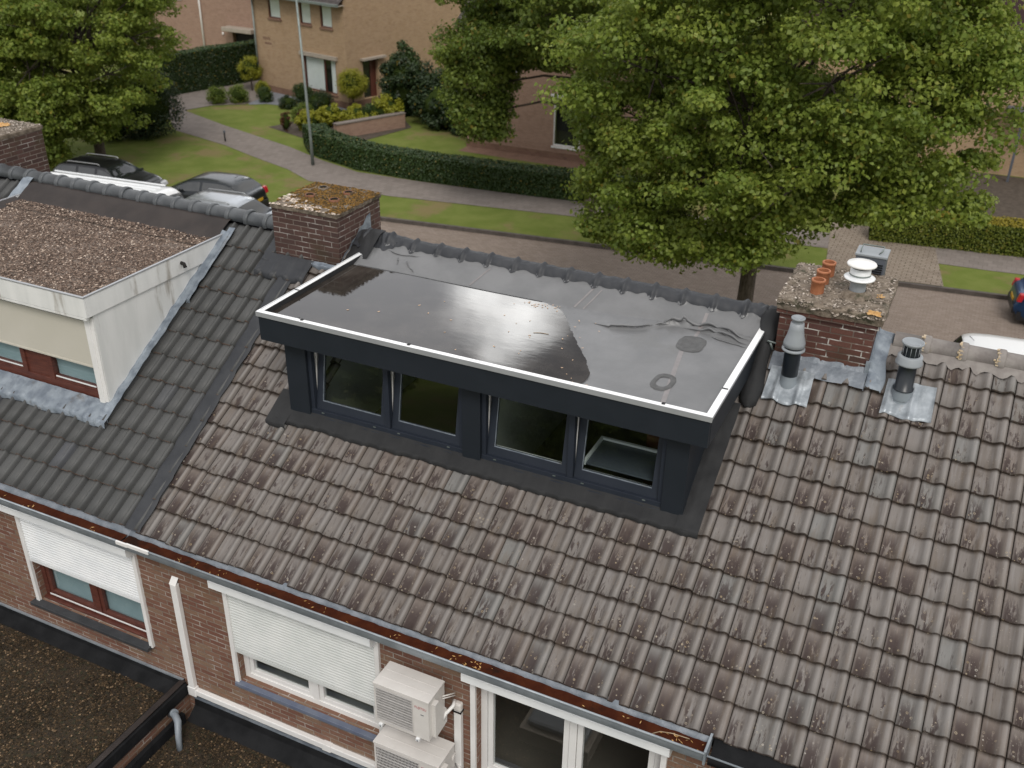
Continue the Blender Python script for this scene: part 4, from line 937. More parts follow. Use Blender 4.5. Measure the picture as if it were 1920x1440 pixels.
h = mth(nt, 'ADD', noise(nt, mapping(nt, co, (1, 2.2, 1), rot=(0, 0, .3)), 2.6, 4, .5), mth(nt, 'MULTIPLY', noise(nt, mapping(nt, co, (1, 2.5, 1), rot=(0, 0, .3)), 15, 3, .5), .10))
bump(nt, b, h, 0.010, 0.05)
M['water'] = m
tag(mb.build('rain_puddle', 'water'), 'sheet of rainwater standing on the left of the dark dormer flat roof', 'puddle')
# small fallen leaves on the wet roof
def small_leaf(x, y, z, s, a):
    mb = MB(); L = s; W = s * .42
    mb.poly([(-L, 0, .004), (-L * .4, -W, .001), (L * .5, -W * .8, .002), (L, 0, .006), (L * .5, W * .8, .001), (-L * .4, W, .002)])
    mb.poly([(-L, 0, .0038), (-L * .4, W, .0018), (L * .5, W * .8, .0008), (L, 0, .0058), (L * .5, -W * .8, .0018), (-L * .4, -W, .0008)])
    o = mb.build('fallen_leaf', 'pale_leaf'); o.location = (x, y, z); o.rotation_euler = (0, 0, a)
    return o
lf = small_leaf(2.05, 1.78, 8.0985, .014, .4)
LG = 'fallen leaves on the wet dormer roof'
tag(lf, 'tiny pale fallen leaf on the wet flat roof of the dark dormer', 'leaf', LG)
spots = [(2.02 + rng.normal(0, .10), 1.74 + rng.normal(0, .05)) for _ in range(16)] + [(2.22 + rng.normal(0, .06), 1.79 + rng.normal(0, .03)) for _ in range(8)]
spots += [(rng.uniform(1.9, 2.9), rng.uniform(.5, 1.6)) for _ in range(16)] + [(rng.uniform(.3, 1.9), rng.uniform(.3, 1.4)) for _ in range(9)] + [(2.95, .42), (3.02, .36), (3.06, .30), (2.86, .52), (3.2, .3), (2.7, .9), (2.62, 1.1)]
for x, y in spots:
    c = lf.copy(); COL.objects.link(c); c.location = (x, min(y, 1.83), 8.0985 + (0.002 if x > 3.15 else 0)); c.rotation_euler = (0, 0, rng.uniform(0, 6.28)); s = rng.uniform(.6, 1.25); c.scale = (s, s, 1)
for pts, lab in (([(.02, .235, 8.10), (.03, .225, 8.13), (.08, .21, 8.165), (.09, .20, 8.155)], 'dark twig leaning on the dormer trim near its left corner'), ([(2.30, 1.10, 8.10), (2.36, 1.13, 8.101), (2.45, 1.14, 8.10)], 'pale twig floating on the puddle')):
    mb = MB(); mb.tube(pts, .003, 5); tag(mb.build('twig', 'twig' if 'pale' in lab else 'soot'), lab, 'twig')

# ================================================================= chimneys
def rough_slab(mb, x0, x1, y0, y1, z0, z1, amp, m=0, seed=0, n=34):
    g = []
    def h(x, y): return z1 + amp * (mn.noise(Vector((x * 9, y * 9, seed))) + .6 * mn.noise(Vector((x * 26, y * 26, seed))))
    def e(x, y): return amp * 1.1 * mn.noise(Vector((x * 12, y * 12, seed + 4)))
    top = []
    for i in range(n + 1):
        row = []
        for j in range(n + 1):
            x = x0 + (x1 - x0) * i / n; y = y0 + (y1 - y0) * j / n
            ed = min(i, n - i, j, n - j)
            if ed == 0:
                x += e(x, y); y += e(y, x)
            row.append((x, y, h(x, y) - (.012 if ed == 0 else 0)))
        top.append(row)
    mb.grid(top, m)
    loop = [top[i][0] for i in range(n + 1)] + [top[n][j] for j in range(1, n + 1)] + [top[i][n] for i in range(n - 1, -1, -1)] + [top[0][j] for j in range(n - 1, -1, -1)]
    k = [[(p[0], p[1], p[2]) for p in loop], [(p[0] + .3 * e(p[1], p[0]), p[1] + .3 * e(p[0], p[1]), (z0 + z1) / 2) for p in loop], [(p[0] * .985 + (x0 + x1) / 2 * .015, p[1] * .99 + (y0 + y1) / 2 * .01, z0) for p in loop]]
    mb.grid([list(r) for r in zip(*k)], m)
def pebbles(x0, x1, y0, y1, zf, n, s, seed=1, keep=None, flat=.55):
    r = np.random.default_rng(seed)
    base = np.array([(1, 0, 0), (0, 1, 0), (-1, 0, 0), (0, -1, 0), (.0, .0, 1), (0, 0, -.5)]); F0 = np.array([(0, 1, 4), (1, 2, 4), (2, 3, 4), (3, 0, 4)])
    P = np.stack([r.uniform(x0, x1, n), r.uniform(y0, y1, n)], 1)
    if keep is not None: P = P[[keep(x, y) for x, y in P]]
    n = len(P); S = s * r.uniform(.45, 1.35, n); A = r.uniform(0, 6.28, n); asp = r.uniform(.55, 1.0, n)
    loc = base[None, :, :] * np.stack([S, S * asp, S * flat], 1)[:, None, :]
    loc = loc + r.normal(0, .12, loc.shape) * S[:, None, None]
    c, s_ = np.cos(A), np.sin(A); x = loc[:, :, 0] * c[:, None] - loc[:, :, 1] * s_[:, None]; y = loc[:, :, 0] * s_[:, None] + loc[:, :, 1] * c[:, None]
    z = np.array([zf(a, b) for a, b in P]) + S * flat * .25
    V = np.stack([x + P[:, 0:1], y + P[:, 1:2], loc[:, :, 2] + z[:, None]], 2).reshape(-1, 3)
    F = (F0[None] + (np.arange(n) * 6)[:, None, None]).reshape(-1, 3)
    lc = np.repeat(r.random((n, 3)), len(F0), axis=0)
    return V, F, lc
# --- left chimney
CX0, CX1, CY0, CY1 = -1.60, -.655, 2.0, 2.93
mb = MB(); mb.box(CX0, CX1, CY0, CY1, 7.6, 8.55); chl = mb.build('chimney', 'chim_brick2', HR); tag(chl, 'brick chimney with an orange mossy top and four stub pots')
mb = MB(); rough_slab(mb, CX0 - .012, CX1 + .018, CY0 - .016, CY1 + .012, 8.555, 8.612, .014, seed=3); mb.build('chimney_cap', 'concrete', chl)
def mossk(x, y): 
    u = (x - CX0) / (CX1 - CX0); v = (y - CY0) / (CY1 - CY0); return (v + .35 * u > .40 + .25 * mn.noise(Vector((x * 7, y * 7, 0)))) or mn.noise(Vector((x * 11, y * 11, 5))) > .22
V, F, lc = pebbles(CX0 - .02, CX1 + .03, CY0 - .03, CY1 + .02, lambda x, y: 8.613, 4200, .017, 5, mossk, .5); raw_mesh('moss_cover', V, F, 'moss_clump', lc, chl, smooth=True)
V, F, lc = pebbles(CX0 - .02, CX1 + .03, CY0 - .03, CY1 + .02, lambda x, y: 8.612, 3200, .015, 6, lambda x, y: not mossk(x, y) and mn.noise(Vector((x * 8, y * 8, 9))) > -.2, .35); raw_mesh('lichen_flakes', V, F, 'white_chip', lc, chl)
for x, y, m_, r in ((-1.33, 2.42, 'terracotta', .060), (-1.36, 2.74, 'soot', .060), (-.96, 2.40, 'terracotta', .062), (-.97, 2.72, 'terracotta', .060)):
    mb = MB(); mb.lathe((x, y, 8.60), [(r + .004, -.02), (r + .004, .038), (r - .002, .043), (r - .012, .040)], 20, 0); mb.lathe((x, y, 8.60), [(r - .012, .040), (r - .014, -.01), (.0, -.01)], 20, 1)
    mb.build('chimney_pot', ['old_pot' if m_ != 'soot' else 'concrete', 'soot'], chl)
mb = MB()   # lead at its foot and its step flashing
mb.box(-1.02, CX1 + .01, 1.975, 1.998, 7.86, 7.955); mb.build('lead_flashing', 'lead', chl)
drape('lead_apron', -1.02, -.62, lambda x: 1.93 + .01 * math.sin(x * 30), 1.99, 'lead', n=40, k=5, lift=.035, par=chl)
drape('lead_apron', -1.72, -1.0, lambda x: 1.70 + .012 * math.sin(x * 22), 1.99, 'epdm_strip', n=60, k=10, lift=.036, wav=.01, par=chl)
drape('lead_apron', -1.72, -1.60, lambda x: 1.86, 2.3, 'epdm_strip', n=8, k=20, lift=.036, wav=.01, par=chl)
mb = MB(); P = []
for k in range(9): P.append((CX1 + .006, 2.02 + k * .085, 8.03 + .052 * k + (.018 if k % 2 else -.012)))
mb.poly([(CX1 + .006, 2.02, 7.90)] + [(CX1 + .006, 2.70, 8.18)] + P[::-1]); mb.build('step_flashing', 'lead', chl)
mb = MB(); mb.box(-.655 - .03, -.655 + .012, 1.97, 2.05, 7.86, 8.00); mb.build('lead_flashing', 'lead', chl)
# --- right chimney
EX0, EX1, EY0, EY1 = 4.55, 5.45, 2.0, 3.0
mb = MB(); mb.box(EX0, EX1, EY0, EY1, 7.6, 8.50); chr_ = mb.build('chimney', 'chim_brick', HR); tag(chr_, 'brick chimney with a gritty top, orange pots and a white cowl')
mb = MB(); mb.box(EX0 - .03, EX1 + .035, EY0 - .035, EY1 + .02, 8.44, 8.502); mb.build('corbel_course', 'chim_brick', chr_)
mb = MB(); rough_slab(mb, EX0 - .045, EX1 + .07, EY0 - .055, EY1 + .04, 8.49, 8.600, .020, seed=11); mb.build('chimney_cap', 'concrete', chr_)
V, F, lc = pebbles(EX0 - .04, EX1 + .06, EY0 - .05, EY1 + .03, lambda x, y: 8.598, 2600, .014, 15, lambda x, y: mn.noise(Vector((x * 6, y * 6, 2))) > -.25, .5); raw_mesh('grit_cover', V, F, 'grit', lc, chr_)
V, F, lc = pebbles(EX0 - .04, EX1 + .06, EY0 - .075, EY0 - .02, lambda x, y: 8.555 + .04 * mn.noise(Vector((x * 20, y * 9, 3))), 500, .015, 17, None, .6); raw_mesh('edge_grit', V, F, 'grit', lc, chr_)
V, F, lc = pebbles(5.36, 5.47, EY0 - .07, EY0 + .03, lambda x, y: 8.603, 90, .018, 16, None, .3); raw_mesh('orange_lichen', V, F, 'leaf_litter', lc, chr_)
V, F, lc = pebbles(5.38, 5.45, EY0 + .40, EY0 + .50, lambda x, y: 8.603, 20, .018, 18, None, .3); raw_mesh('orange_lichen', V, F, 'leaf_litter', lc, chr_)
for x, y in ((4.83, 2.26), (4.83, 2.53), (4.84, 2.79)):
    mb = MB(); r = .066
    mb.lathe((x, y, 8.59), [(r, -.01), (r, .125), (r + .004, .128), (r + .004, .148), (r - .006, .152), (r - .014, .148)], 22, 0); mb.lathe((x, y, 8.59), [(r - .014, .148), (r - .015, .11)], 22, 0); mb.lathe((x, y, 8.59), [(r - .015, .11), (r - .016, .03), (0, .03)], 22, 1)
    mb.build('chimney_pot', ['terracotta', 'soot'], chr_)
def stepf(z, off=0): return z
mb = MB(); g = []
for i in range(60):
    x = EX0 - .01 + i / 59 * (EX1 - EX0 + .02); lump = .006 * math.sin(i * .55) + .004 * mn.noise(Vector((x * 20, 0, 0)))
    top = 8.02 - .010 * math.sin(i * .42) - .02 * (i % 15 < 1)
    g.append([(x, EY0 - .004, top), (x, EY0 - .012, top - .004), (x, EY0 - .02 - lump, 7.98), (x, EY0 - .03 - lump, zr(EY0 - .03, .06)), (x, EY0 - .12, zr(EY0 - .12, .048) + lump), (x, EY0 - .155 + .01 * math.sin(i * .3), zr(EY0 - .155, .035))])
mb.grid(g); mb.build('lead_flashing', 'lead_dark', chr_)
mb = MB(); g = []
for i in range(40):
    t = i / 39; y = 1.84 + t * .66; zz = zr(min(y, 2.38)); w = .155 + .02 * math.sin(t * 9)
    row = [(EX1 + .004, y, zz + .02 if y < EY0 else zz + .16), (EX1 + .012, y, zz + .02 if y < EY0 else zz + .13), (EX1 + .022, y, zz + .075), (EX1 + .06, y, zz + .058 + .006 * math.sin(i)), (EX1 + w, y, zz + .050), (EX1 + w + .012, y, zz + .03)]
    g.append(row)
mb.grid(g); mb.build('lead_flashing', 'lead', chr_)
mb = MB(); mb.poly([(EX1 + .01, 2.02, 7.93), (EX1 + .01, 2.16, 8.02), (EX1 + .01, 2.16, 8.12), (EX1 + .01, 2.03, 8.10)]); mb.box(EX1 - .02, EX1 + .02, EY0 - .028, EY0 + .015, 7.90, 8.10); mb.build('lead_flashing', 'lead', chr_)
mb = MB(); mb.tube([(4.50, 1.99, 8.10), (4.53, 1.99, 8.02)], .014, 8); mb.tube([(4.47, 1.98, 8.11), (4.56, 1.985, 8.10)], .01, 8); mb.build('wall_fitting', 'galv', chr_)
# white cowl
t = thing('vent_cowl', 'white round ventilation cowl on the chimney top beside the orange pots', 'vent cowl', (5.19, 2.38, 8.60))
mb = MB(); mb.lathe((5.19, 2.38, 8.59), [(.16, 0), (.135, .035), (.10, .055), (.085, .065)], 26); mb.build('mortar_collar', 'concrete', t)
mb = MB(); mb.lathe((5.19, 2.38, 8.60), [(.078, .03), (.076, .175)], 26); mb.build('pipe', 'light_grey_pvc', t)
mb = MB(); mb.lathe((5.19, 2.38, 8.60), [(.06, .165), (.145, .175), (.150, .185), (.13, .193), (.098, .2)], 30); mb.lathe((5.19, 2.38, 8.60), [(.098, .2), (.098, .285), (.0, .29)], 30); mb.build('cowl_body', 'white_alu', t)
mb = MB(); mb.lathe((5.19, 2.38, 8.60), [(.094, .284), (.094, .315)], 30); mb.build('dark_gap', 'flue_black', t)
mb = MB(); mb.lathe((5.19, 2.38, 8.60), [(.09, .308), (.138, .310), (.142, .320), (.135, .332), (.06, .342), (0, .344)], 30)
for k in range(4): mb.lathe((5.19 + .09 * math.cos(k * 1.57 + .5), 2.38 + .09 * math.sin(k * 1.57 + .5), 8.936), [(.006, 0), (.006, .006), (0, .006)], 8)
mb.build('cowl_lid', 'white_pvc', t)
mb = MB(); mb.lathe((5.19, 2.38, 8.60), [(.1, .212), (.104, .214), (.104, .224), (.1, .226)], 30); mb.build('clamp_ring', 'galv', t)
# grey box standing behind the chimney
t = thing('equipment_box', 'dark grey louvred box with a light top and wire handle behind the chimney', 'equipment box', (5.22, 3.15, 8.4))
mb = MB(); mb.box(5.06, 5.36, 3.02, 3.28, 8.35, 8.78); mb.build('casing', 'dark_box', t, bevel=.01)
mb = MB(); mb.box(5.05, 5.37, 3.01, 3.29, 8.775, 8.80); mb.build('lid', 'light_grey_pvc', t, bevel=.006)
mb = MB()
for k in range(9): mb.box(5.20, 5.34, 3.008, 3.021, 8.50 + k * .025, 8.51 + k * .025)
mb.build('louvres', 'black', t)
mb = MB(); mb.tube([(5.10, 3.06, 8.80), (5.10, 3.06, 8.835), (5.10, 3.22, 8.835), (5.31, 3.22, 8.835), (5.31, 3.08, 8.835), (5.28, 3.08, 8.80)], .007, 8); mb.build('wire_handle', 'galv', t)
mb = MB(); mb.box(5.08, 5.11, 3.03, 3.26, 7.9, 8.35); mb.box(5.31, 5.34, 3.03, 3.26, 7.9, 8.35); mb.build('support', 'galv', t)
# flue pipes through the tiles
def apron(t, x0, x1, y0, y1, par, cx):
    mb = MB(); g = []
    for i in range(40):
        u = i / 39; x = x0 + (x1 - x0) * u; row = []; ph = ((x + 1.23) / .205) % 1
        for j in range(26):
            v = j / 25; y = y0 + (y1 - y0) * v + .012 * math.sin(u * 9) * (1 - v)
            roll = .026 * math.exp(-((ph - .82) / .14) ** 2); h = .032 + roll * (1 - .6 * v) + .016 + .007 * mn.noise(Vector((x * 10, y * 10, cx)))
            if j == 0: h -= .012
            row.append((x + .02 * (1 - v) * (u - .3), y - h * SN, zr(y) + h * CS))
        g.append(row)
    mb.grid(g); return mb.build('metal_apron', 'bright_alu', t)
t = thing('roof_flue', 'slim flue pipe with a pale grey conical head in front of the chimney', 'flue pipe', (4.77, 1.76, 7.8), group='flue pipes on the tiled roof')
apron(t, 4.57, 4.99, 1.56, 1.90, t, 1)
c = (4.765, 1.76, 7.80)
mb = MB(); mb.lathe(c, [(.10, -.06), (.090, .03), (.078, .055), (.076, .11)], 26); mb.build('flue_collar', 'grey_pvc', t)
mb = MB(); mb.lathe(c, [(.078, .105), (.080, .11), (.080, .375)], 26); mb.build('flue_pipe', 'flue_black', t)
mb = MB(); mb.lathe(c, [(.105, .372), (.112, .38), (.110, .395), (.09, .40)], 28); mb.lathe(c, [(.07, .40), (.07, .42)], 20); mb.build('flue_skirt', 'light_grey_pvc', t)
mb = MB(); mb.lathe(c, [(.09, .412), (.105, .418), (.104, .46), (.082, .53), (.070, .60), (.064, .66), (.050, .664)], 28); mb.build('flue_head', 'light_grey_pvc', t)
mb = MB(); mb.lathe(c, [(.048, .66), (.048, .695), (.066, .70), (.068, .715), (.060, .72), (.056, .712), (.0, .70)], 28); mb.build('flue_rim', 'light_grey_pvc', t)
t = thing('roof_flue', 'dark flue pipe with a mesh head right of the chimney', 'flue pipe', (5.81, 1.84, 7.8), group='flue pipes on the tiled roof')
apron(t, 5.66, 6.10, 1.66, 2.0, t, 4)
c = (5.81, 1.85, 7.83)
mb = MB(); mb.lathe(c, [(.115, -.09), (.105, -.01), (.098, .03)], 26); mb.lathe(c, [(.092, .03), (.088, .13)], 26); mb.build('flue_collar', 'grey_pvc', t)
mb = MB(); mb.lathe(c, [(.095, .128), (.095, .142), (.082, .146), (.080, .40)], 26); mb.build('flue_pipe', 'flue_black', t)
mb = MB(); mb.lathe(c, [(.10, .395), (.122, .40), (.124, .415), (.113, .43), (.113, .48), (.105, .485), (.085, .49)], 28); mb.build('flue_ring', 'light_grey_pvc', t)
mb = MB(); mb.lathe(c, [(.074, .485), (.074, .585)], 26); mb.build('flue_mesh', 'flue_black', t)
mb = MB()
for k in range(12): a = k * math.pi / 6; mb.tube([(c[0] + .079 * math.cos(a), c[1] + .079 * math.sin(a), c[2] + .487), (c[0] + .079 * math.cos(a), c[1] + .079 * math.sin(a), c[2] + .59)], .003, 4)
mb.build('flue_bars', 'light_grey_pvc', t)
mb = MB(); mb.lathe(c, [(.075, .583), (.095, .60), (.103, .612), (.098, .624), (.088, .62), (.075, .60), (0, .598)], 30); mb.build('flue_rim', 'light_grey_pvc', t)

# --- far-left chimney on the left house
mb = MB(); mb.box(-8.0, -6.86, 2.36, 3.3, 7.3, 8.60); chf = mb.build('chimney', 'chim_brick2', HL); tag(chf, 'brick chimney rising behind the dark ridge at the left edge')
mb = MB(); rough_slab(mb, -8.02, -6.845, 2.345, 3.32, 8.585, 8.655, .008, seed=21); mb.build('chimney_cap', 'concrete', chf)
V, F, lc = pebbles(-8.0, -6.86, 2.36, 3.3, lambda x, y: 8.655, 1700, .015, 25, None, .5); raw_mesh('grit_cover', V, F, 'grit', lc, chf)
V, F, lc = pebbles(-7.5, -7.2, 2.75, 3.05, lambda x, y: 8.665, 160, .03, 26, None, .5); raw_mesh('orange_lichen', V, F, 'leaf_litter', lc, chf)

# ================================================================= white dormer of the left house
LX0, LX1, LY, LZ = -6.05, -2.47, -.24, 8.05
mb = MB(); mb.box(LX0 + .03, LX1 - .031, LY + .031, 2.02, 7.88, 7.985); dl = mb.build('dormer', 'gravel_base', HL); tag(dl, 'white dormer with a gravel roof and lowered cream blind')
for xa, xb in ((LX0 + .03, LX0 + .08), (LX1 - .07, LX1 - .02)):
    mb = MB()
    P = [(-.135, zr(-.135, -.04)), (-.135, 7.80), (2.06, 7.80), (2.06, zr(2.06, -.04))]
    mb.grid([[(xx, y, z) for y, z in P + [P[0]]] for xx in (xa, xb)], sm=False); mb.poly([(xa, y, z) for y, z in P[::-1]]); mb.poly([(xb, y, z) for y, z in P]); mb.build('cheek', 'white_board', dl)
def lpart(name, mat, fn, bev=0.0):
    mb = MB(); fn(mb); return mb.build(name, mat, dl, bevel=bev)
lpart('fascia', 'white_board', lambda m: m.box(LX0, LX1, LY, LY + .03, 7.80, LZ - .012), .003)
lpart('fascia', 'white_board', lambda m: m.box(LX1 - .03, LX1 - .001, LY + .031, 2.10, 7.80, LZ - .012))
lpart('fascia', 'white_board', lambda m: m.box(LX0 + .001, LX0 + .03, LY + .031, 2.10, 7.80, LZ - .012))
lpart('fascia_lip', 'white_board', lambda m: m.box(LX0, LX1 - .02, LY + .002, LY + .045, 7.765, 7.797), .003)
lpart('edge_trim', 'trim_side', lambda m: (m.box(LX0 - .006, LX1 + .006, LY - .006, LY + .024, LZ - .013, LZ + .003), m.box(LX1 - .024, LX1 + .006, LY + .025, 2.12, LZ - .013, LZ + .003), m.box(LX0 - .006, LX0 + .024, LY + .025, 2.5, LZ - .013, LZ + .003)), .002)
lpart('corner_post', 'white_pvc', lambda m: (m.box(LX1 - .15, LX1 - .072, -.165, -.10, 6.66, 7.764), m.box(LX1 - .075, LX1 - .03, -.150, -.136, 6.66, 7.764)), .004)
lpart('roller_blind', 'cream', lambda m: (m.box(LX0 + .2, LX1 - .155, -.150, -.135, 7.14, 7.70), m.box(LX0 + .2, LX1 - .155, -.156, -.130, 7.115, 7.14)), .002)
def lw(m):
    m.box(LX0 + .2, LX1 - .152, -.12, -.05, 6.68, 6.78); m.box(LX0 + .2, LX1 - .152, -.12, -.05, 7.6, 7.7); m.box(-3.86, -3.36, -.105, -.05, 6.78, 7.6)
    for x in (-3.86, -3.42): m.box(x, x + .07, -.125, -.05, 6.781, 7.6)
    m.box(LX1 - .20, LX1 - .153, -.122, -.05, 6.781, 7.6)
lpart('window_frame', 'brown_wood', lw, .003)
for a, b in ((-5.8, -3.862), (-3.348, -2.674)):
    lpart('window_sash', 'brown_wood', lambda m: (m.box(a, b, -.108, -.06, 6.785, 6.84), m.box(a, b, -.116, -.109, 6.785, 6.80)), .002)
    lpart('drip_rail', 'trim', lambda m: m.box(a + .02, b - .02, -.118, -.110, 6.825, 6.84))
    lpart('window_pane', 'glass', lambda m: m.quad((a, -.085, 6.84), (b, -.085, 6.84), (b, -.085, 7.6), (a, -.085, 7.6)))
    lpart('inner_blind', 'curtain', lambda m: m.quad((a, -.045, 6.8), (b, -.045, 6.8), (b, -.045, 7.6), (a, -.045, 7.6)))
lpart('room', 'interior', lambda m: m.box(LX0 + .1, LX1 - .08, -.04, 2.4, 6.3, 7.78, 0, skip='f'))
# bitumen upstand against the ridge, with mitred returns
def ups(m):
    g = []
    for i in range(60):
        x = LX0 + .03 + (LX1 - LX0 - .06) * i / 59
        w = .004 * mn.noise(Vector((x * 5, 0, 0)))
        g.append([(x, 1.90 + w, 7.99), (x, 1.99, 8.02), (x, 2.13, 8.11 + w), (x, 2.24, 8.165), (x, 2.30, 8.17), (x, 2.34, 8.13)])
    m.grid(g)
lpart('bitumen_upstand', 'brown_metal', ups)
lpart('bitumen_upstand', 'brown_metal', lambda m: m.grid([[(LX0 + .03, y, 8.045), (LX0 + .16, y, 7.99)] for y in (LY + .05, .8, 1.5, 1.95)]))
mb = MB(); g = []
for i in range(50):     # lead over the tiles along the ridge return, at both ends
    pass
V, F, lc = pebbles(LX0 + .08, LX1 - .05, LY + .04, 1.97, lambda x, y: 7.986 + .010 * mn.noise(Vector((x * 3, y * 3, 0))) + (.02 if y > 1.7 else 0), 26000, .0145, 31)
tag(raw_mesh('roof_gravel', V, F, 'pebble', lc), 'pinkish gravel spread over the roof of the white dormer', 'gravel', kind='stuff')
# lead round the white dormer
drape('lead_side_flashing', LX1 - .03, LX1 + .085, -.30, 2.14, 'lead', n=8, k=110, lift=.04, wav=.02, par=dl)
drape('lead_side_flashing', LX1 + .03, LX1 + .13, 1.2, 2.20, 'lead', n=8, k=60, lift=.036, wav=.02, par=dl)
drape('lead_front_apron', LX0 - .15, LX1 + .085, lambda x: -.36 + .012 * math.sin(x * 8), -.10, 'lead', n=220, k=8, lift=.038, wav=.012, par=dl)
drape('lead_side_flashing', LX0 - .14, LX0 + .03, -.1, 2.35, 'lead', n=8, k=100, lift=.042, wav=.02, par=dl)
mb = MB(); mb.tube([(LX1 - .01, 1.28, 7.93), (LX1 + .05, 1.27, 7.93), (LX1 + .075, 1.26, 7.89)], .022, 10); mb.build('overflow_spout', 'soot', dl)

# ================================================================= flat roofs of the rear extensions
def ext(name, label, x0, x1, z, wall):
    t = thing(name, label, 'extension', ((x0 + x1) / 2, -3, 0)); return t
EL = ext('rear_extension', 'single-storey extension under the left window with a dark gravel roof', -9, -.86, 3.85, 0)
ER = ext('rear_extension', 'single-storey extension below the air conditioners with a brown gravel roof', -.86, 9, 3.6, 0)
mb = MB(); mb.box(-17.9, -.90, -6.6, WY - .01, 0, 3.80, 0); mb.build('wall', 'wall_brick', EL)
mb = MB(); mb.box(-.88, 10, -6.6, WY - .01, 0, 3.52, 0); mb.build('wall', 'wall_brick', ER)
mb = MB(); mb.box(-17.95, -1.0, -6.65, WY - .15, 3.80, 3.835); mb.build('roof', 'gravel_wet', EL)
mb = MB(); mb.box(-.83, 10.05, -6.65, WY - .12, 3.52, 3.565); mb.build('roof', 'gravel_wet', ER)
def cant(mb, pts, x0, x1): mb.grid([[(x, y, z) for y, z in pts] for x in (x0, x1)], sm=False)
mb = MB(); cant(mb, [(WY - .002, 4.00), (WY - .02, 3.99), (WY - .03, 3.92), (WY - .10, 3.87), (WY - .17, 3.845)], -17.9, -.92); mb.build('wall_upstand', 'black', EL)
mb = MB(); mb.box(-17.9, -.93, WY - .03, WY - .004, 3.985, 4.005); mb.build('upstand_trim', 'zinc', EL)
mb = MB(); cant(mb, [(WY - .002, 3.80), (WY - .02, 3.79), (WY - .035, 3.68), (WY - .12, 3.62), (WY - .19, 3.57)], -.80, 10); mb.build('wall_upstand', 'black', ER)
mb = MB(); mb.box(-.80, 10, WY - .035, WY - .004, 3.79, 3.81); mb.build('upstand_trim', 'lead', ER)
mb = MB(); mb.box(-.985, -.86, -6.6, WY - .035, 3.83, 3.985); mb.build('parapet', 'black', EL, bevel=.006)
mb = MB(); mb.box(-.96, -.90, -6.6, WY - .036, 3.986, 4.002); mb.box(-.925, -.885, -6.6, WY - .036, 4.003, 4.012); mb.build('parapet_trim', 'brown_metal', EL)
mb = MB(); mb.box(-.855, -.80, -6.6, WY - .2, 3.52, 3.70); mb.build('parapet', 'black', ER)
V, F, lc = pebbles(-5.2, -.99, -3.9, WY - .16, lambda x, y: 3.836 + .012 * mn.noise(Vector((x * 2, y * 2, 0))), 30000, .014, 41, None, .5)
tag(raw_mesh('extension_gravel', V, F, 'pebble_wet', lc), 'dark mossy gravel on the left extension roof', 'gravel', kind='stuff')
V, F, lc = pebbles(-.80, 3.6, -3.6, WY - .17, lambda x, y: 3.566 + .012 * mn.noise(Vector((x * 2, y * 2, 4))), 30000, .014, 42, None, .5)
tag(raw_mesh('extension_gravel', V, F, 'pebble_wet', lc), 'brown gravel on the extension roof below the air conditioners', 'gravel', kind='stuff')
mb = MB(); mb.tube([(-.95, -1.50, 3.70), (-.78, -1.56, 3.86), (-.68, -1.62, 3.84), (-.62, -1.70, 3.72), (-.60, -1.74, 3.55)], [.035, .04, .04, .036, .034], 12)
mb.tube([(-.80, -1.555, 3.862), (-.77, -1.565, 3.868)], .047, 12)
tag(mb.build('vent_elbow', 'grey_pvc'), 'bent grey plastic pipe beside the parapet at the foot of the white duct', 'pipe')
t = thing('roof_light', 'square domed roof light on the lower gravel roof, seen mirrored in the right window', 'roof light', (3.2, -2.6, 3.56))
mb = MB(); mb.box(2.72, 3.55, -3.05, -2.2, 3.56, 3.78); mb.build('roof_light_kerb', 'beige_board', t, bevel=.01)
mb = MB(); mb.box(2.78, 3.49, -2.99, -2.26, 3.781, 3.86); mb.build('roof_light_dome', 'light_grey_pvc', t, bevel=.05)

# ================================================================= ground, street and paving
SA = R_(7.3); SU = (math.cos(SA), math.sin(SA)); SV = (-math.sin(SA), math.cos(SA)); S0 = (-5.4, 24.55)
def ST(u, v): return (S0[0] + u * SU[0] + v * SV[0], S0[1] + u * SU[1] + v * SV[1])
def sheet(name, poly, z, mat):
    mb = MB(); mb.poly([(x, y, z) for x, y in poly]); return tag(mb.build(name, mat), kind='structure')
sheet('ground', [(-600, -600), (600, -600), (600, 600), (-600, 600)], -0.14, 'grass')
sheet('road', [ST(-90, -9.6), ST(90, -9.6), ST(90, .02), ST(-90, .02)], -0.125, 'asphalt')
sheet('far_side_lawn', [ST(-90, .13), ST(90, .13), ST(90, 120), ST(-90, 120)], 0.0, 'grass')
sheet('near_side_garden', [ST(-90, -120), ST(90, -120), ST(90, -9.7), ST(-90, -9.7)], 0.0, 'grass')
def kerbline(v0, v1):
    mb = MB(); a = ST(-90, v0); b = ST(90, v0); c = ST(90, v1); d = ST(-90, v1)
    mb.prism([a, b, c, d], -.14, .012); return tag(mb.build('kerb', 'kerb'), kind='structure')
kerbline(0.0, .14); kerbline(-9.74, -9.6)
sheet('pavement', [(-31.56, 31.38), (-29.79, 29.88), (-26.0, 28.88), (-23.33, 27.84), (-20.95, 27.01), (-19.2, 26.05), (-15.2, 25.85), (-7.26, 27.04), ST(8, 2.5), ST(13, 2.2), ST(60, 2.2), ST(60, 4.0), ST(12, 4.0), (-8.1, 28.9), (-11, 28.45), (-15.1, 28.15), (-18.1, 28.1), (-20.5, 28.9), (-23.2, 30.07), (-28.45, 31.83), (-32.37, 33.34)], 0.014, 'slabs')
sheet('driveway', [(-38, 33.5), (-31.5, 31.4), (-32.3, 33.4), (-31.77, 34.95), (-30.45, 35.97), (-30.6, 37.6), (-31.8, 39.2), (-33.9, 42.5), (-36, 42.5)], 0.020, 'slabs')
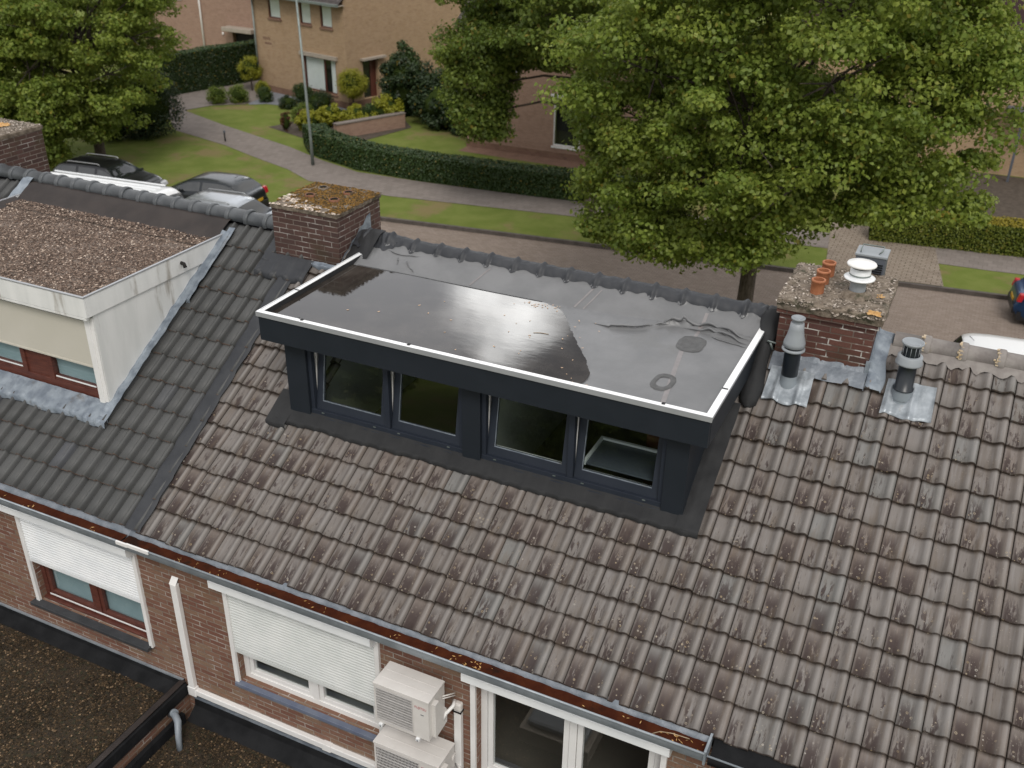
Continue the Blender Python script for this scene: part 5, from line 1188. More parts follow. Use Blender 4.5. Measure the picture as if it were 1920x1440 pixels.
sheet('slate_bed', [(-31.7, 37.4), (-31.3, 39.3), (-24.9, 37.7), (-25.2, 36.9), (-29.5, 36.6), (-30.2, 36.0)], 0.016, 'bed_gravel')
sheet('paved_crossing', [ST(7.6, .145), ST(11.35, .145), ST(11.2, 5.5), ST(7.6, 5.5)], 0.022, 'pavers')
sheet('terrace', [(-15.9, 33.2), (-8.5, 33.0), (-8.5, 34.1), (-15.9, 34.1)], 0.012, 'plinth')
sheet('shrub_bed', [(-26.3, 32.6), (-22.3, 31.2), (-20.8, 32.2), (-20.0, 35.9), (-22.5, 38.6), (-24.6, 37.6)], 0.018, 'soil')
sheet('garden_soil', [(4.6, 32.2), (16, 33.5), (16, 41), (4.6, 41)], 0.016, 'soil')

# ================================================================= foliage
def leafcloud(C, Rr, n, ls, squash=.8, up=.35, shell=.6):
    """C (k,3) clump centres, Rr (k,) radii, n leaves per clump; kite-shaped leaves"""
    k = len(C); N = k * n
    d = rng.normal(size=(N, 3)); d /= np.linalg.norm(d, axis=1)[:, None]
    rad = np.repeat(Rr, n) * (shell + (1 - shell) * rng.random(N) ** .5) * rng.uniform(.75, 1.12, N)
    off = d * rad[:, None]; off[:, 2] *= squash
    P = np.repeat(C, n, axis=0) + off
    nrm = d * .8 + rng.normal(0, .55, (N, 3)); nrm[:, 2] += up; nrm /= np.linalg.norm(nrm, axis=1)[:, None]
    t = np.cross(nrm, rng.normal(size=(N, 3))); t /= np.linalg.norm(t, axis=1)[:, None] + 1e-9; b = np.cross(nrm, t)
    L = ls * rng.uniform(.6, 1.35, N); W = L * rng.uniform(.6, .95, N)
    fold = nrm * (W * .25)[:, None]
    V = np.stack([P - t * L[:, None] * .5, P + b * W[:, None] * .5 + fold - t * L[:, None] * .05, P + t * L[:, None] * .55, P - b * W[:, None] * .5 + fold - t * L[:, None] * .05], 1).reshape(-1, 3)
    F = np.arange(N * 4).reshape(-1, 4)
    cl = np.repeat(rng.random(k), n); lc = np.stack([np.clip(cl * .6 + rng.normal(.2, .22, N), 0, 1), np.clip(rng.random(N) * .8 - .1, 0, 1), rng.random(N)], 1)
    return V, F, lc
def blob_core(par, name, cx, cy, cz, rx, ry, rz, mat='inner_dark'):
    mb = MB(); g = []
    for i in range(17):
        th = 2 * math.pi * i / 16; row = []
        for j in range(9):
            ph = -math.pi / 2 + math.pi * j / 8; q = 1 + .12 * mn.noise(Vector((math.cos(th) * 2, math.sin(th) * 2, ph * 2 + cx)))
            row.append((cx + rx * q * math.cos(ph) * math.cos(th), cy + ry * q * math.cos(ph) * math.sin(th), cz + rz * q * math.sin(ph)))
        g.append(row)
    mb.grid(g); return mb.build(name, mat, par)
def tree(label, base, cz, rx, ry, rz, lobes, clumps, nper, ls, mat, trunk_r, seed, cx=0, cy=0, group='street trees', extra=None, name='broadleaf_tree', zmin=None):
    global rng
    rng = np.random.default_rng(seed); random.seed(seed)
    t = thing(name, label, 'tree', (base[0], base[1], 0), group=group, local=True); t.location = (base[0], base[1], 0)
    L = []
    for k in range(lobes):
        a = 2 * math.pi * (k * .618 + rng.uniform(-.06, .06)); zz = -.82 + 1.7 * (k + .5) / lobes; hr = math.sqrt(max(.12, 1 - zz * zz * .8))
        q = rng.uniform(.52, .72)
        L.append((cx + rx * q * hr * math.cos(a), cy + ry * q * hr * math.sin(a), cz + rz * zz * .72, rx * rng.uniform(.33, .46)))
    if extra: L += extra
    C, Rr = [], []
    while len(C) < clumps:
        lx, ly, lz, lr = L[rng.integers(len(L))]
        d = rng.normal(size=3); d /= np.linalg.norm(d); r = lr * rng.uniform(.72, 1.05)
        p = (lx + d[0] * r, ly + d[1] * r, lz + d[2] * r * .8)
        if zmin and p[2] < zmin(p[0], p[1]): continue
        q = ((p[0] - cx) / rx) ** 2 + ((p[1] - cy) / ry) ** 2 + ((p[2] - cz) / rz) ** 2
        if q < .18 and rng.random() < .6: continue
        C.append(p); Rr.append(rng.uniform(.30, .85))
    V, F, lc = leafcloud(np.array(C), np.array(Rr), nper, ls, squash=.5, shell=.35)
    raw_mesh('crown', V, F, mat, lc, t)
    mb = MB(); fork = cz - rz * .62
    mb.tube([(0, 0, -.1), (0, 0, .15), (.03, .02, fork * .5), (.05, .0, fork)], [trunk_r * 1.35, trunk_r, trunk_r * .85, trunk_r * .75], 12)
    mb.tube([(.05, 0, fork), (cx * .5 + .1, cy * .5, cz), (cx, cy, cz + rz * .6)], [trunk_r * .72, trunk_r * .42, .05], 10)
    for k, (lx, ly, lz, lr) in enumerate(L):
        if zmin and lz < zmin(lx, ly) + .5: continue
        z0 = fork + (cz - fork) * rng.uniform(-.1, .7); z0 = min(z0, lz + .4) if lz < z0 else z0
        mid = ((lx) * .5 + rng.normal(0, .2), ly * .5 + rng.normal(0, .2), (z0 + lz) / 2 + .3)
        mb.tube([(.05, 0, z0), mid, (lx, ly, lz)], [trunk_r * .30, trunk_r * .17, .02], 7)
        for _ in range(5):
            d = rng.normal(size=3); d /= np.linalg.norm(d); mb.tube([(lx * .8 + mid[0] * .2, ly * .8 + mid[1] * .2, lz * .8 + mid[2] * .2), (lx + d[0] * lr * .9, ly + d[1] * lr * .9, lz + d[2] * lr * .7)], [.03, .008], 5)
    mb.build('trunk', 'bark', t)
    return t
TR = tree('large olive-green street tree filling the upper right behind the wet dormer roof', (1.25, 17.0), 7.9, 4.75, 4.4, 4.75, 20, 940, 250, .105, 'leaf', .24, 101, cx=.35, cy=0, zmin=lambda x, y: 3.2 + 1.7 * max(0, min(1, (x - .2) / 2.2)) - .33 * min(0, y),
          extra=[(-3.1, -.6, 4.6, 1.4), (-2.3, -1.3, 3.9, 1.1), (-1.6, -1.6, 3.6, .9), (3.9, -.5, 5.4, 1.2), (3.0, -1.6, 5.0, 1.0), (4.2, .8, 4.4, .8), (-.4, -2.2, 4.2, 1.0), (1.2, -2.4, 4.9, 1.0), (-3.5, .3, 6.4, 1.3), (-3.1, .2, 8.2, 1.3), (4.3, .2, 8.2, 1.1)])
TM = tree('darker green street tree on the verge, left of the largest tree', (-6.6, 26.2), 8.6, 5.0, 4.6, 4.4, 18, 620, 200, .125, 'leaf_mid', .25, 202, cx=-.7, zmin=lambda x, y: (5.5 if x > -3.0 else 2.8) - .33 * min(0, y),
          extra=[(-4.1, -1, 4.9, 1.1), (-3.9, -1.2, 4.0, .75), (-3.6, -1.2, 3.3, .5), (2.5, -1.5, 4.6, 1.3), (-2.2, -1.2, 5.0, .8), (-2.4, -1.0, 5.6, .9), (-4.4, -.4, 6.2, 1.3), (-3.0, -1.0, 6.6, 1.4), (0, -1, 6.6, 1.4)])
TL = tree('large leafy street tree standing left of the dark round shrub and over the parked cars', (-29.0, 24.3), 6.6, 5.6, 5.0, 5.2, 20, 950, 190, .13, 'leaf_mid', .24, 303, cx=-1.2,
          extra=[(.6, -1.0, 2.0, .9), (-1.3, -2, 1.8, 1.1), (-3, -1.6, 1.8, 1.2), (1.7, -.6, 2.9, .9), (.2, -3.0, 1.2, .6), (-4.6, -1, 2.6, 1.3), (3.2, 0, 5.4, 1.2), (3.6, .5, 7.4, 1.2), (-1, -3.6, 7.0, 1.7), (-3, -3.8, 7.2, 1.7), (1.2, -3.2, 6.2, 1.5), (-2, -4, 5.0, 1.6), (.6, -3.6, 4.4, 1.4), (-.6, -2.5, 2.4, 1.3), (-3, -3, 3.0, 1.6), (2.6, -1.2, 4.0, 1.4), (-6, -2, 3.5, 1.6), (1.2, -3.2, 3.0, 1.0)])
TL.children[0].data.materials[0] = M['leaf']
rng = np.random.default_rng(77)
GT = 'garden trees behind the row, mirrored in the dormer windows'
for k, (x, y, s, a) in enumerate(((-13, -20, .85, .3), (-3.5, -19, .8, 1.9), (-23, -18, .9, 4.0), (5, -24, .8, 2.6), (-33, -27, 1.0, 5.1), (-10, -31, 1.05, 3.3))):
    c = copy_tree(TM); c.location = (x, y, -2.7 * s); c.scale = (s, s, s * .85); c.rotation_euler = (0, 0, a); tag(c, ['tree nearest the left wall corner behind the viewer', 'widest tree behind the viewer', 'far-left garden tree behind the viewer', 'small garden tree behind the viewer at the right', 'outermost tall tree behind the viewer', 'farthest tall garden tree behind the viewer'][k], 'tree', GT)

def shrub(name, label, x, y, rx, rz, zc, mat, n=900, ls=.05, group=None, stem=None, clump=26, ry=None, core=True, cat='shrub', loose=.12):
    rx *= 1.14; rz *= 1.14; ry = ry or rx
    t = thing(name, label, cat, (x, y, 0), group=group, local=True); t.location = (x, y, 0)
    C = []
    for _ in range(clump):
        d = rng.normal(size=3); d /= np.linalg.norm(d); q = rng.uniform(1 - loose, 1 + loose * .6) * .84
        C.append((d[0] * rx * q, d[1] * ry * q, max(zc + d[2] * rz * q, .06)))
    m = min(rx, rz)
    V, F, lc = leafcloud(np.array(C), np.full(clump, m * .36), max(8, int(n * 2.3) // clump), ls, squash=.9, shell=.3)
    V[:, 2] = np.maximum(V[:, 2], .02)
    raw_mesh('foliage', V, F, mat, lc, t)
    if core: blob_core(t, 'inner_twigs', 0, 0, zc, rx * .70, ry * .70, rz * .70)
    mb = MB(); mb.tube([(0, 0, -.05), (0, 0, max(.1, zc - rz * .5))], stem or .04, 8); mb.build('stem', 'bark', t)
    return t
TOP = 'clipped shrubs in the front garden'
shrub('topiary_ball', 'lime-green clipped ball at the left corner of the tan house above the tall hedge end', -32.3, 38.9, .58, .58, 1.25, 'leaf_lime', 2600, .05, TOP, clump=70, loose=.05)
shrub('topiary_ball', 'small lime clipped ball beside the slate bed path', -30.75, 37.95, .36, .36, .46, 'leaf_lime', 1500, .045, TOP, clump=50, loose=.05)
shrub('topiary_ball', 'dark clipped ball between the small lime ball and the lawn', -29.9, 37.0, .42, .38, .36, 'leaf_hedge', 1100, .045, TOP, clump=50, loose=.05)
shrub('round_bush', 'left of the two green bushes at the drive end of the lawn', -31.9, 35.5, .50, .46, .42, 'leaf_mid', 1500, .05, TOP, clump=60, loose=.06)
shrub('round_bush', 'right of the two green bushes at the drive end of the lawn', -31.0, 36.2, .50, .46, .42, 'leaf_mid', 1500, .05, TOP, clump=60, loose=.06)
shrub('round_bush', 'green round bush under the ground-floor window, behind the lamp post', -27.9, 37.7, .50, .46, .55, 'leaf_hedge', 1500, .05, TOP, clump=60, loose=.06)
shrub('round_bush', 'small dark bush left of the lamp post beside the lawn', -27.9, 36.4, .50, .32, .3, 'leaf_dark', 1200, .05, TOP, clump=50, loose=.06)
shrub('round_bush', 'broad dark bush in front of the ground-floor window', -26.1, 36.7, .72, .52, .48, 'leaf_dark', 2200, .05, TOP, clump=80, loose=.06)
t = shrub('lollipop_tree', 'lime-green ball on a thin stem beside the house door', -24.35, 37.3, .66, .64, 1.5, 'leaf_lime', 4200, .05, clump=110, cat='topiary', loose=.04)
shrub('round_bush', 'green bush with reddish tips at the end of the garden bed', -25.4, 34.3, .58, .45, .42, 'leaf_mid', 1500, .06, TOP, clump=40)
LB = 'lime-green bushes along the low wall'
for x, y, r, lab in ((-24.1, 33.0, .62, 'lime bush nearest the pavement at the end of the clipped hedge'), (-23.7, 34.4, .68, 'lime bush in the middle of the row above the low wall'), (-22.7, 35.0, .62, 'lime bush third along the row above the low wall'), (-21.6, 36.0, .85, 'broad pale lime bush nearest the dark laurels')):
    shrub('lime_bush', lab, x, y, r, r * .72, r * .8, 'leaf_lime', 1600, .09, LB, clump=30, core=True)
shrub('round_bush', 'dull green bush between the lime bushes', -22.4, 35.9, .45, .4, .45, 'leaf_hedge', 800, .07, TOP, clump=24)
for x, y, lab in ((-25.0, 32.35, 'narrow dark red column shrub nearest the pavement edge'), (-24.55, 33.1, 'narrow rusty column shrub beside the lime bush')):
    shrub('column_shrub', lab, x, y, .22, .5, .5, 'leaf_red', 700, .05, 'dark red column shrubs', clump=26)
LK = 'dark laurels beside the tan house'
for x, y, r, h, lab, m_ in ((-21.6, 37.8, 1.0, 1.9, 'tall dark laurel nearest the house door', 'leaf_dark'), (-20.2, 38.2, 1.3, 1.6, 'dark laurel in the middle of the dark clump', 'leaf_dark'), (-18.7, 37.2, 1.5, 1.3, 'broad dark laurel above the lawn corner', 'leaf_dark'), (-17.2, 36.6, 1.3, 1.2, 'dark laurel against the pink house corner', 'leaf_dark'), (-19.0, 39.2, 1.2, 1.9, 'mid-green shrub rising over the dark laurels', 'leaf_mid'), (-22.1, 39.0, .8, 2.1, 'thin grey-green shrub climbing by the house wall', 'leaf_hedge')):
    shrub('laurel', lab, x, y, r, h * .75, h * .8, m_, 3600, .13, LK, clump=46, loose=.25)
shrub('round_evergreen', 'big dark rounded evergreen shrub between the street tree and the paved path', -30.3, 28.6, 1.45, 1.45, 1.35, 'leaf_dark', 7000, .08, clump=120, loose=.08)
t = shrub('rose_bush', 'low bush with red flowers at the foot of the dark evergreen', -31.1, 27.2, .8, .5, .45, 'leaf_mid', 900, .08, clump=26, loose=.2)
C = np.array([(rng.normal(-.1, .38), rng.normal(-.3, .3), rng.uniform(.5, 1.15)) for _ in range(16)]); V, F, lc = leafcloud(C, np.full(16, .10), 14, .08); raw_mesh('flowers', V, F, 'petal', lc, t)

def hedge(label, line, w, h, mat, n, ls, topmat=None, wob=.04, name='clipped_hedge', core='inner_dark'):
    t = thing(name, label, 'hedge', (line[0][0], line[0][1], 0)); seg = []
    for a, b in zip(line, line[1:]): seg.append((Vector((*a, 0)), Vector((*b, 0)), (Vector(b) - Vector(a)).length))
    tot = sum(s[2] for s in seg); V, F, lc = [], [], []
    N = n; P = np.empty((N, 3)); Nn = np.empty((N, 3)); istop = np.zeros(N, bool)
    for k in range(N):
        q = rng.random() * tot
        for a, b, l in seg:
            if q <= l: break
            q -= l
        d = (b - a).normalized(); nn = Vector((d.y, -d.x, 0)); p = a + d * min(q, l)
        r = rng.random() * (2 * h + w); hh = h * (1 + .03 * mn.noise(Vector((p.x * .8, p.y * .8, 0))))
        wv = wob * mn.noise(Vector((p.x * 1.7, p.y * 1.7, r * 1.3)))
        if r < h: p = p + Vector((0, 0, r)) + nn * wv; m = nn
        elif r < h + w: p = p - nn * (r - h) + Vector((0, 0, hh + wv)); m = Vector((0, 0, 1)); istop[k] = True
        else: p = p - nn * (w + wv) + Vector((0, 0, r - h - w)); m = -nn
        P[k] = p; Nn[k] = m
    nr = Nn * 1.1 + rng.normal(0, .6, (N, 3)); nr /= np.linalg.norm(nr, axis=1)[:, None]
    P += nr * rng.uniform(-.03, .05, (N, 1)); tt = np.cross(nr, rng.normal(size=(N, 3))); tt /= np.linalg.norm(tt, axis=1)[:, None]; bb = np.cross(nr, tt)
    L = (ls * rng.uniform(.6, 1.4, N))[:, None]
    Vv = np.stack([P - tt * L * .5, P + bb * L * .35, P + tt * L * .5, P - bb * L * .35], 1).reshape(-1, 3); Vv[:, 2] = np.maximum(Vv[:, 2], .02)
    Fv = np.arange(N * 4).reshape(-1, 4); lcv = rng.random((N, 3)); lcv[:, 1] *= .8
    if topmat:
        i = np.where(istop)[0]; o = np.where(~istop)[0]
        raw_mesh('top_growth', Vv.reshape(-1, 4, 3)[i].reshape(-1, 3), np.arange(len(i) * 4).reshape(-1, 4), topmat, lcv[i], t)
        raw_mesh('foliage', Vv.reshape(-1, 4, 3)[o].reshape(-1, 3), np.arange(len(o) * 4).reshape(-1, 4), mat, lcv[o], t)
    else: raw_mesh('foliage', Vv, Fv, mat, lcv, t)
    mb = MB(); g = []
    for i, p in enumerate(line):
        a = Vector((*line[max(i - 1, 0)], 0)); b = Vector((*line[min(i + 1, len(line) - 1)], 0)); d = (b - a).normalized(); nn = Vector((d.y, -d.x, 0)); p = Vector((*p, 0)); e = .05
        g.append([tuple(p - nn * e), tuple(p - nn * e + Vector((0, 0, h - e))), tuple(p - nn * (w - e) + Vector((0, 0, h - e))), tuple(p - nn * (w - e))])
    mb.grid(g, sm=False); mb.poly(g[0]); mb.poly(g[-1][::-1]); mb.build('inner_twigs', core, t)
    return t
hedge('long waist-high clipped hedge between the pavement and the pink house lawn', [(-22.7, 30.6), (-21.5, 29.45), (-20.35, 29.02), (-18.3, 28.35), (-15.2, 28.2), (-12.21, 28.35), (-9.59, 28.6), (-6.6, 28.95), (-4.5, 29.2)], 1.05, 1.0, 'leaf_hedge', 30000, .085)
hedge('tall dark clipped hedge along the driveway at the back left', [(-36.3, 33.6), (-35.15, 36.2), (-34.2, 39.6), (-33.5, 42.6)], .95, 2.15, 'leaf_dark', 26000, .085, topmat='leaf_hedge')
hedge('low hedge with golden tips along the pavement at the right edge', [(3.0, 29.55), (5.2, 29.85), (8.17, 30.27), (14, 31.0)], 1.1, 1.05, 'leaf_olive', 22000, .07, topmat='leaf_gold')
# low garden wall
mb = MB(); mb.prism([(-21.95, 32.25), (-20.30, 35.8), (-20.55, 35.9), (-22.2, 32.35)], 0, .68); w = mb.build('garden_wall', 'pink_brick'); tag(w, 'low pinkish retaining wall holding the bed of lime bushes', 'wall')
mb = MB(); mb.prism([(-21.92, 32.2), (-20.27, 35.82), (-20.58, 35.95), (-22.24, 32.35)], .68, .74); OFF[w.name] = Vector((0, 0, 0)); mb.build('wall_coping', 'slabs', w)

# ================================================================= houses across the street
def bwin(par, x0, x1, z0, z1, y, fm, split=None, curtain=None, sill='beige_board', depth=.09, t=.07):
    mb = MB(); Y = y + depth - .05
    mb.box(x0, x0 + t, Y, Y + .05, z0, z1); mb.box(x1 - t, x1, Y, Y + .05, z0, z1); mb.box(x0 + t, x1 - t, Y, Y + .05, z0, z0 + t); mb.box(x0 + t, x1 - t, Y, Y + .05, z1 - t, z1)
    for s in (split or []): mb.box(s - t / 2, s + t / 2, Y, Y + .05, z0 + t, z1 - t)
    w = mb.build('window', fm, par)
    mb = MB(); mb.quad((x0 + t, Y + .03, z0 + t), (x1 - t, Y + .03, z0 + t), (x1 - t, Y + .03, z1 - t), (x0 + t, Y + .03, z1 - t)); mb.build('window_pane', 'glass', w)
    if curtain:
        for a, b in curtain:
            mb = MB(); g = [[(a + (b - a) * i / 24, Y + .055 + .012 * math.sin(i * 2.1), z) for z in (z0 + .05, z1 - .03)] for i in range(25)]; mb.grid(g); mb.build('curtain', 'white_pvc', w)
    mb = MB(); mb.box(x0 - .05, x1 + .05, y - .06, y + .03, z0 - .09, z0 - .002); mb.build('window_sill', sill, w)
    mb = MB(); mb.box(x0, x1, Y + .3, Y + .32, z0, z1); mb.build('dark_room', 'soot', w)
    return w
def local_house(label, loc, rot):
    return thing('detached_house', label, 'house', loc, rot, local=True)
# tan house
HA = local_house('tan brick house with brown windows and clipped shrubs in front', (-24.92, 37.70, 0), R_(-13.64))
hol = [(-6.06, -5.04, 4.05, 5.15), (-3.45, -2.55, 4.02, 5.15), (-1.82, -.9, 4.0, 5.15), (-3.42, -.85, .62, 2.42)]
mb = MB(); facade(mb, -7.4, 0, .35, 5.45, 0, hol, .09)
# gable side wall with a door opening: built in its own plane (x = 0)
sw = MB(); facade(sw, 0, 10, .35, 5.45, 0, [(1.15, 2.25, .36, 2.38)], .25)
mb.v += [(-y, x, z) for x, y, z in sw.v]; n0 = len(mb.v) - len(sw.v)
for f in sw.f: mb.f.append(tuple(n0 + i for i in f)); mb.m.append(0); mb.smooth.append(False)
mb.poly([(0, 0, 5.45), (0, 10, 5.45), (0, 5, 9.2)]); mb.quad((0, 10, 0), (-7.4, 10, 0), (-7.4, 10, 5.45), (0, 10, 5.45)); mb.quad((-7.4, 10, 0), (-7.4, 0, 0), (-7.4, 0, 5.45), (-7.4, 10, 5.45)); mb.poly([(-7.4, 10, 5.45), (-7.4, 0, 5.45), (-7.4, 5, 9.2)])
mb.build('wall', 'tan_brick', HA)
mb = MB(); mb.quad((-7.4, -.004, 0), (.004, -.004, 0), (.004, -.004, .35), (-7.4, -.004, .35)); mb.quad((.004, 0, 0), (.004, 10, 0), (.004, 10, .35), (.004, 0, .35)); mb.build('plinth', 'plinth', HA)
rf = MB(); rf.poly([(-7.8, -.45, 5.30), (.12, -.45, 5.30), (.12, 5, 9.35), (-7.8, 5, 9.35)]); rf.poly([(-7.8, 10.45, 5.30), (-7.8, 5, 9.35), (.12, 5, 9.35), (.12, 10.45, 5.30)]); rfo = rf.build('roof', 'bg_roof', HA)
mb = MB(); mb.box(-7.8, .14, -.55, -.44, 5.20, 5.32); mb.build('gutter', 'galv', rfo); mb = MB(); mb.box(-7.8, .12, -.44, -.01, 5.22, 5.26); mb.build('soffit', 'beige_board', rfo)
for k, (a, b, c, d) in enumerate(hol):
    bwin(HA, a, b, c, d, 0, 'brown_wood' if k < 3 else 'brown_wood', split=[-1.75] if k == 3 else None, curtain=[(a + .1, b - .1)] if k < 3 else [(-3.3, -1.9), (-1.3, -.95)], sill='plinth')
mb = MB(); mb.box(-3.6, -.65, -.16, -.002, 2.43, 2.62); mb.build('shutter_box', 'beige_board', HA)
mb = MB(); mb.box(.002, .30, .95, 2.65, 2.40, 2.50); mb.build('door_canopy', 'beige_board', HA)
mb = MB(); mb.box(-.245, -.19, 1.15, 1.22, .36, 2.38); mb.box(-.245, -.19, 2.18, 2.25, .36, 2.38); mb.box(-.245, -.19, 1.22, 2.18, 2.3, 2.38); mb.box(-.24, -.2, 1.85, 2.18, .36, 2.3); dr = mb.build('door', 'brown_wood', HA)
mb = MB(); mb.quad((-.235, 1.22, .36), (-.235, 1.85, .36), (-.235, 1.85, 2.3), (-.235, 1.22, 2.3)); mb.build('door_pane', 'glass_dark', dr); mb = MB(); mb.box(-1.2, -.26, 1.1, 2.3, .3, 2.4); mb.build('hallway', 'soot', dr)
mb = MB(); mb.tube([(-7.30, -.10, 0), (-7.30, -.10, 5.15)], .05, 8); mb.build('downpipe', 'galv', HA)
mb = MB()
for k in range(4): mb.box(-6.72 + k * .16, -6.62 + k * .16, -.012, -.002, 2.86 - (k % 2) * .02, 3.0)
for k in range(3): mb.box(-6.6 + k * .2, -6.44 + k * .2, -.012, -.002, 2.62, 2.72)
mb.build('wall_ornament', 'plinth', HA)
# pinkish house at the back left
HC = local_house('pinkish brick house with a flat-canopied garage behind the tall hedge', (-40.8, 45.0, 0), R_(-4))
hol = [(2.5, 4.4, .01, 2.05), (-3.0, -1.6, 3.6, 5.2)]
mb = MB(); facade(mb, -5.5, 9, 0, 6.2, 0, hol, .3); mb.quad((-5.5, 8, 0), (-5.5, 0, 0), (-5.5, 0, 6.2), (-5.5, 8, 6.2)); mb.quad((9, 0, 0), (9, 8, 0), (9, 8, 6.2), (9, 0, 6.2)); mb.build('wall', 'pink_brick', HC)
mb = MB(); mb.poly([(-6, -.5, 6.1), (9.4, -.5, 6.1), (9.4, 4, 9.4), (-6, 4, 9.4)]); mb.poly([(-6, 8.5, 6.1), (-6, 4, 9.4), (9.4, 4, 9.4), (9.4, 8.5, 6.1)]); mb.build('roof', 'bg_roof', HC)
bwin(HC, -3.0, -1.6, 3.6, 5.2, 0, 'brown_wood', curtain=[(-2.9, -1.7)])
mb = MB(); mb.box(2.25, 4.7, -.7, -.002, 2.06, 2.32); mb.build('garage_canopy', 'beige_board', HC, bevel=.03); mb = MB(); mb.box(2.5, 4.4, .28, .32, 0, 2.05); mb.build('garage_door', 'soot', HC)
mb = MB(); mb.tube([(0, -.07, 0), (0, -.07, 6.1)], .06, 8); mb.build('downpipe', 'white_pvc', HC)
mb = MB(); mb.lathe((1.75, -.06, 1.72), [(.05, 0), (.07, .07), (.05, .14), (0, .16)], 10); mb.build('wall_lamp', 'white_pvc', HC)
# pink house behind the long hedge
HB = local_house('pinkish brick house with a tall white window behind the long hedge', (-15.95, 34.1, 0), 0)
hol = [(4.40, 5.72, .60, 2.74), (.62, 1.0, .60, 2.3), (1.2, 2.6, 3.6, 5.0)]
mb = MB(); facade(mb, 0, 9.5, .3, 5.6, 0, hol, .09); mb.quad((0, 9, 0), (0, 0, 0), (0, 0, 5.6), (0, 9, 5.6)); mb.quad((9.5, 0, 0), (9.5, 9, 0), (9.5, 9, 5.6), (9.5, 0, 5.6)); mb.build('wall', 'pink_brick', HB)
mb = MB(); mb.quad((0, -.004, 0), (9.5, -.004, 0), (9.5, -.004, .3), (0, -.004, .3)); mb.build('plinth', 'plinth', HB)
mb = MB(); mb.poly([(-.3, -.5, 5.5), (9.9, -.5, 5.5), (9.9, 4.5, 9), (-.3, 4.5, 9)]); mb.poly([(-.3, 9.5, 5.5), (-.3, 4.5, 9), (9.9, 4.5, 9), (9.9, 9.5, 5.5)]); mb.build('roof', 'bg_roof', HB)
for a in hol: bwin(HB, a[0], a[1], a[2], a[3], 0, 'white_pvc', sill='white_pvc', t=.06)
mb = MB(); mb.box(4.3, 5.82, -.12, -.002, 2.76, 2.90); mb.build('shutter_box', 'white_pvc', HB)
# house at the top right
HD = local_house('tan house with aubergine gable cladding at the top right, mostly behind the big tree', (4.0, 41.0, 0), R_(3))
mb = MB(); facade(mb, -7, 9, 0, 4.9, 0, [(5.0, 6.6, .9, 2.5), (-5, -2.4, .9, 2.5)], .09); mb.quad((9, 0, 0), (9, 10, 0), (9, 10, 4.9), (9, 0, 4.9)); mb.quad((-7, 10, 0), (-7, 0, 0), (-7, 0, 4.9), (-7, 10, 4.9)); mb.build('wall', 'tan_brick', HD)
mb = MB(); mb.poly([(-6.9, -.03, 4.9), (4.6, -.03, 4.9), (4.6, -.03, 6.0), (-1.2, -.03, 8.9), (-6.9, -.03, 6.0)]); mb.poly([(4.6, -.03, 4.9), (8.6, -.03, 4.9), (4.6, -.03, 6.55)]); mb.build('gable_cladding', 'purple_clad', HD)
def rakepoly(m, o):
    m.obox((3.9, -.12, 6.95 + o), (5.4, 0, -2.35), (0, .10, 0), (0, 0, .16)); m.obox((-6.9, -.12, 6.95 + o), (-5.4 * .9, 0, -2.35 * .9), (0, .10, 0), (0, 0, .16))
mb = MB(); rakepoly(mb, .22); mb.build('bargeboard', 'beige_board', HD)
mb = MB(); mb.quad((-1.6, -.2, 9.75), (9.4, -.2, 4.95), (9.4, 10.2, 4.95), (-1.6, 10.2, 9.75)); mb.quad((-1.6, 10.2, 9.75), (-11, 10.2, 5.6), (-11, -.2, 5.6), (-1.6, -.2, 9.75)); mb.build('roof', 'bg_roof', HD)
bwin(HD, 5.0, 6.6, .9, 2.5, 0, 'white_pvc', sill='white_pvc'); bwin(HD, -5, -2.4, .9, 2.5, 0, 'white_pvc', sill='white_pvc')
mb = MB(); mb.box(2.6, 9.4, -1.2, -.01, 2.85, 3.0); mb.build('flat_canopy', 'dark_box', HD)
mb = MB(); mb.box(3.2, 3.3, -1.15, -1.05, 0, 2.85); mb.build('canopy_post', 'dark_box', HD)

# lamp post and small bollard
t = thing('street_lamp', 'tall thin grey lamp post on the pavement by the hedge end', 'street lamp', (-20.39, 28.06, 0))
mb = MB(); mb.tube([(-20.39, 28.06, 0), (-20.40, 28.06, 1.1), (-20.57, 28.06, 7.6)], [.075, .065, .04], 12); mb.build('pole', 'galv', t)
mb = MB(); mb.tube([(-20.57, 28.06, 7.6), (-20.5, 27.6, 7.9), (-20.3, 26.8, 7.95)], [.04, .035, .03], 8); mb.build('arm', 'galv', t); mb = MB(); mb.box(-20.42, -20.18, 26.2, 26.9, 7.88, 8.0); mb.build('lamp_head', 'dark_box', t, bevel=.03)
t = thing('footpath_post', 'tiny dark post standing in the paved footpath', 'post', (-26.35, 29.4, 0))
mb = MB(); mb.tube([(-26.35, 29.4, 0), (-26.35, 29.4, .42)], .035, 8); mb.build('post', 'soot', t); mb = MB(); mb.lathe((-26.35, 29.4, .42), [(.05, 0), (.065, .05), (.04, .11), (0, .13)], 8); mb.build('post_head', 'dark_box', t)

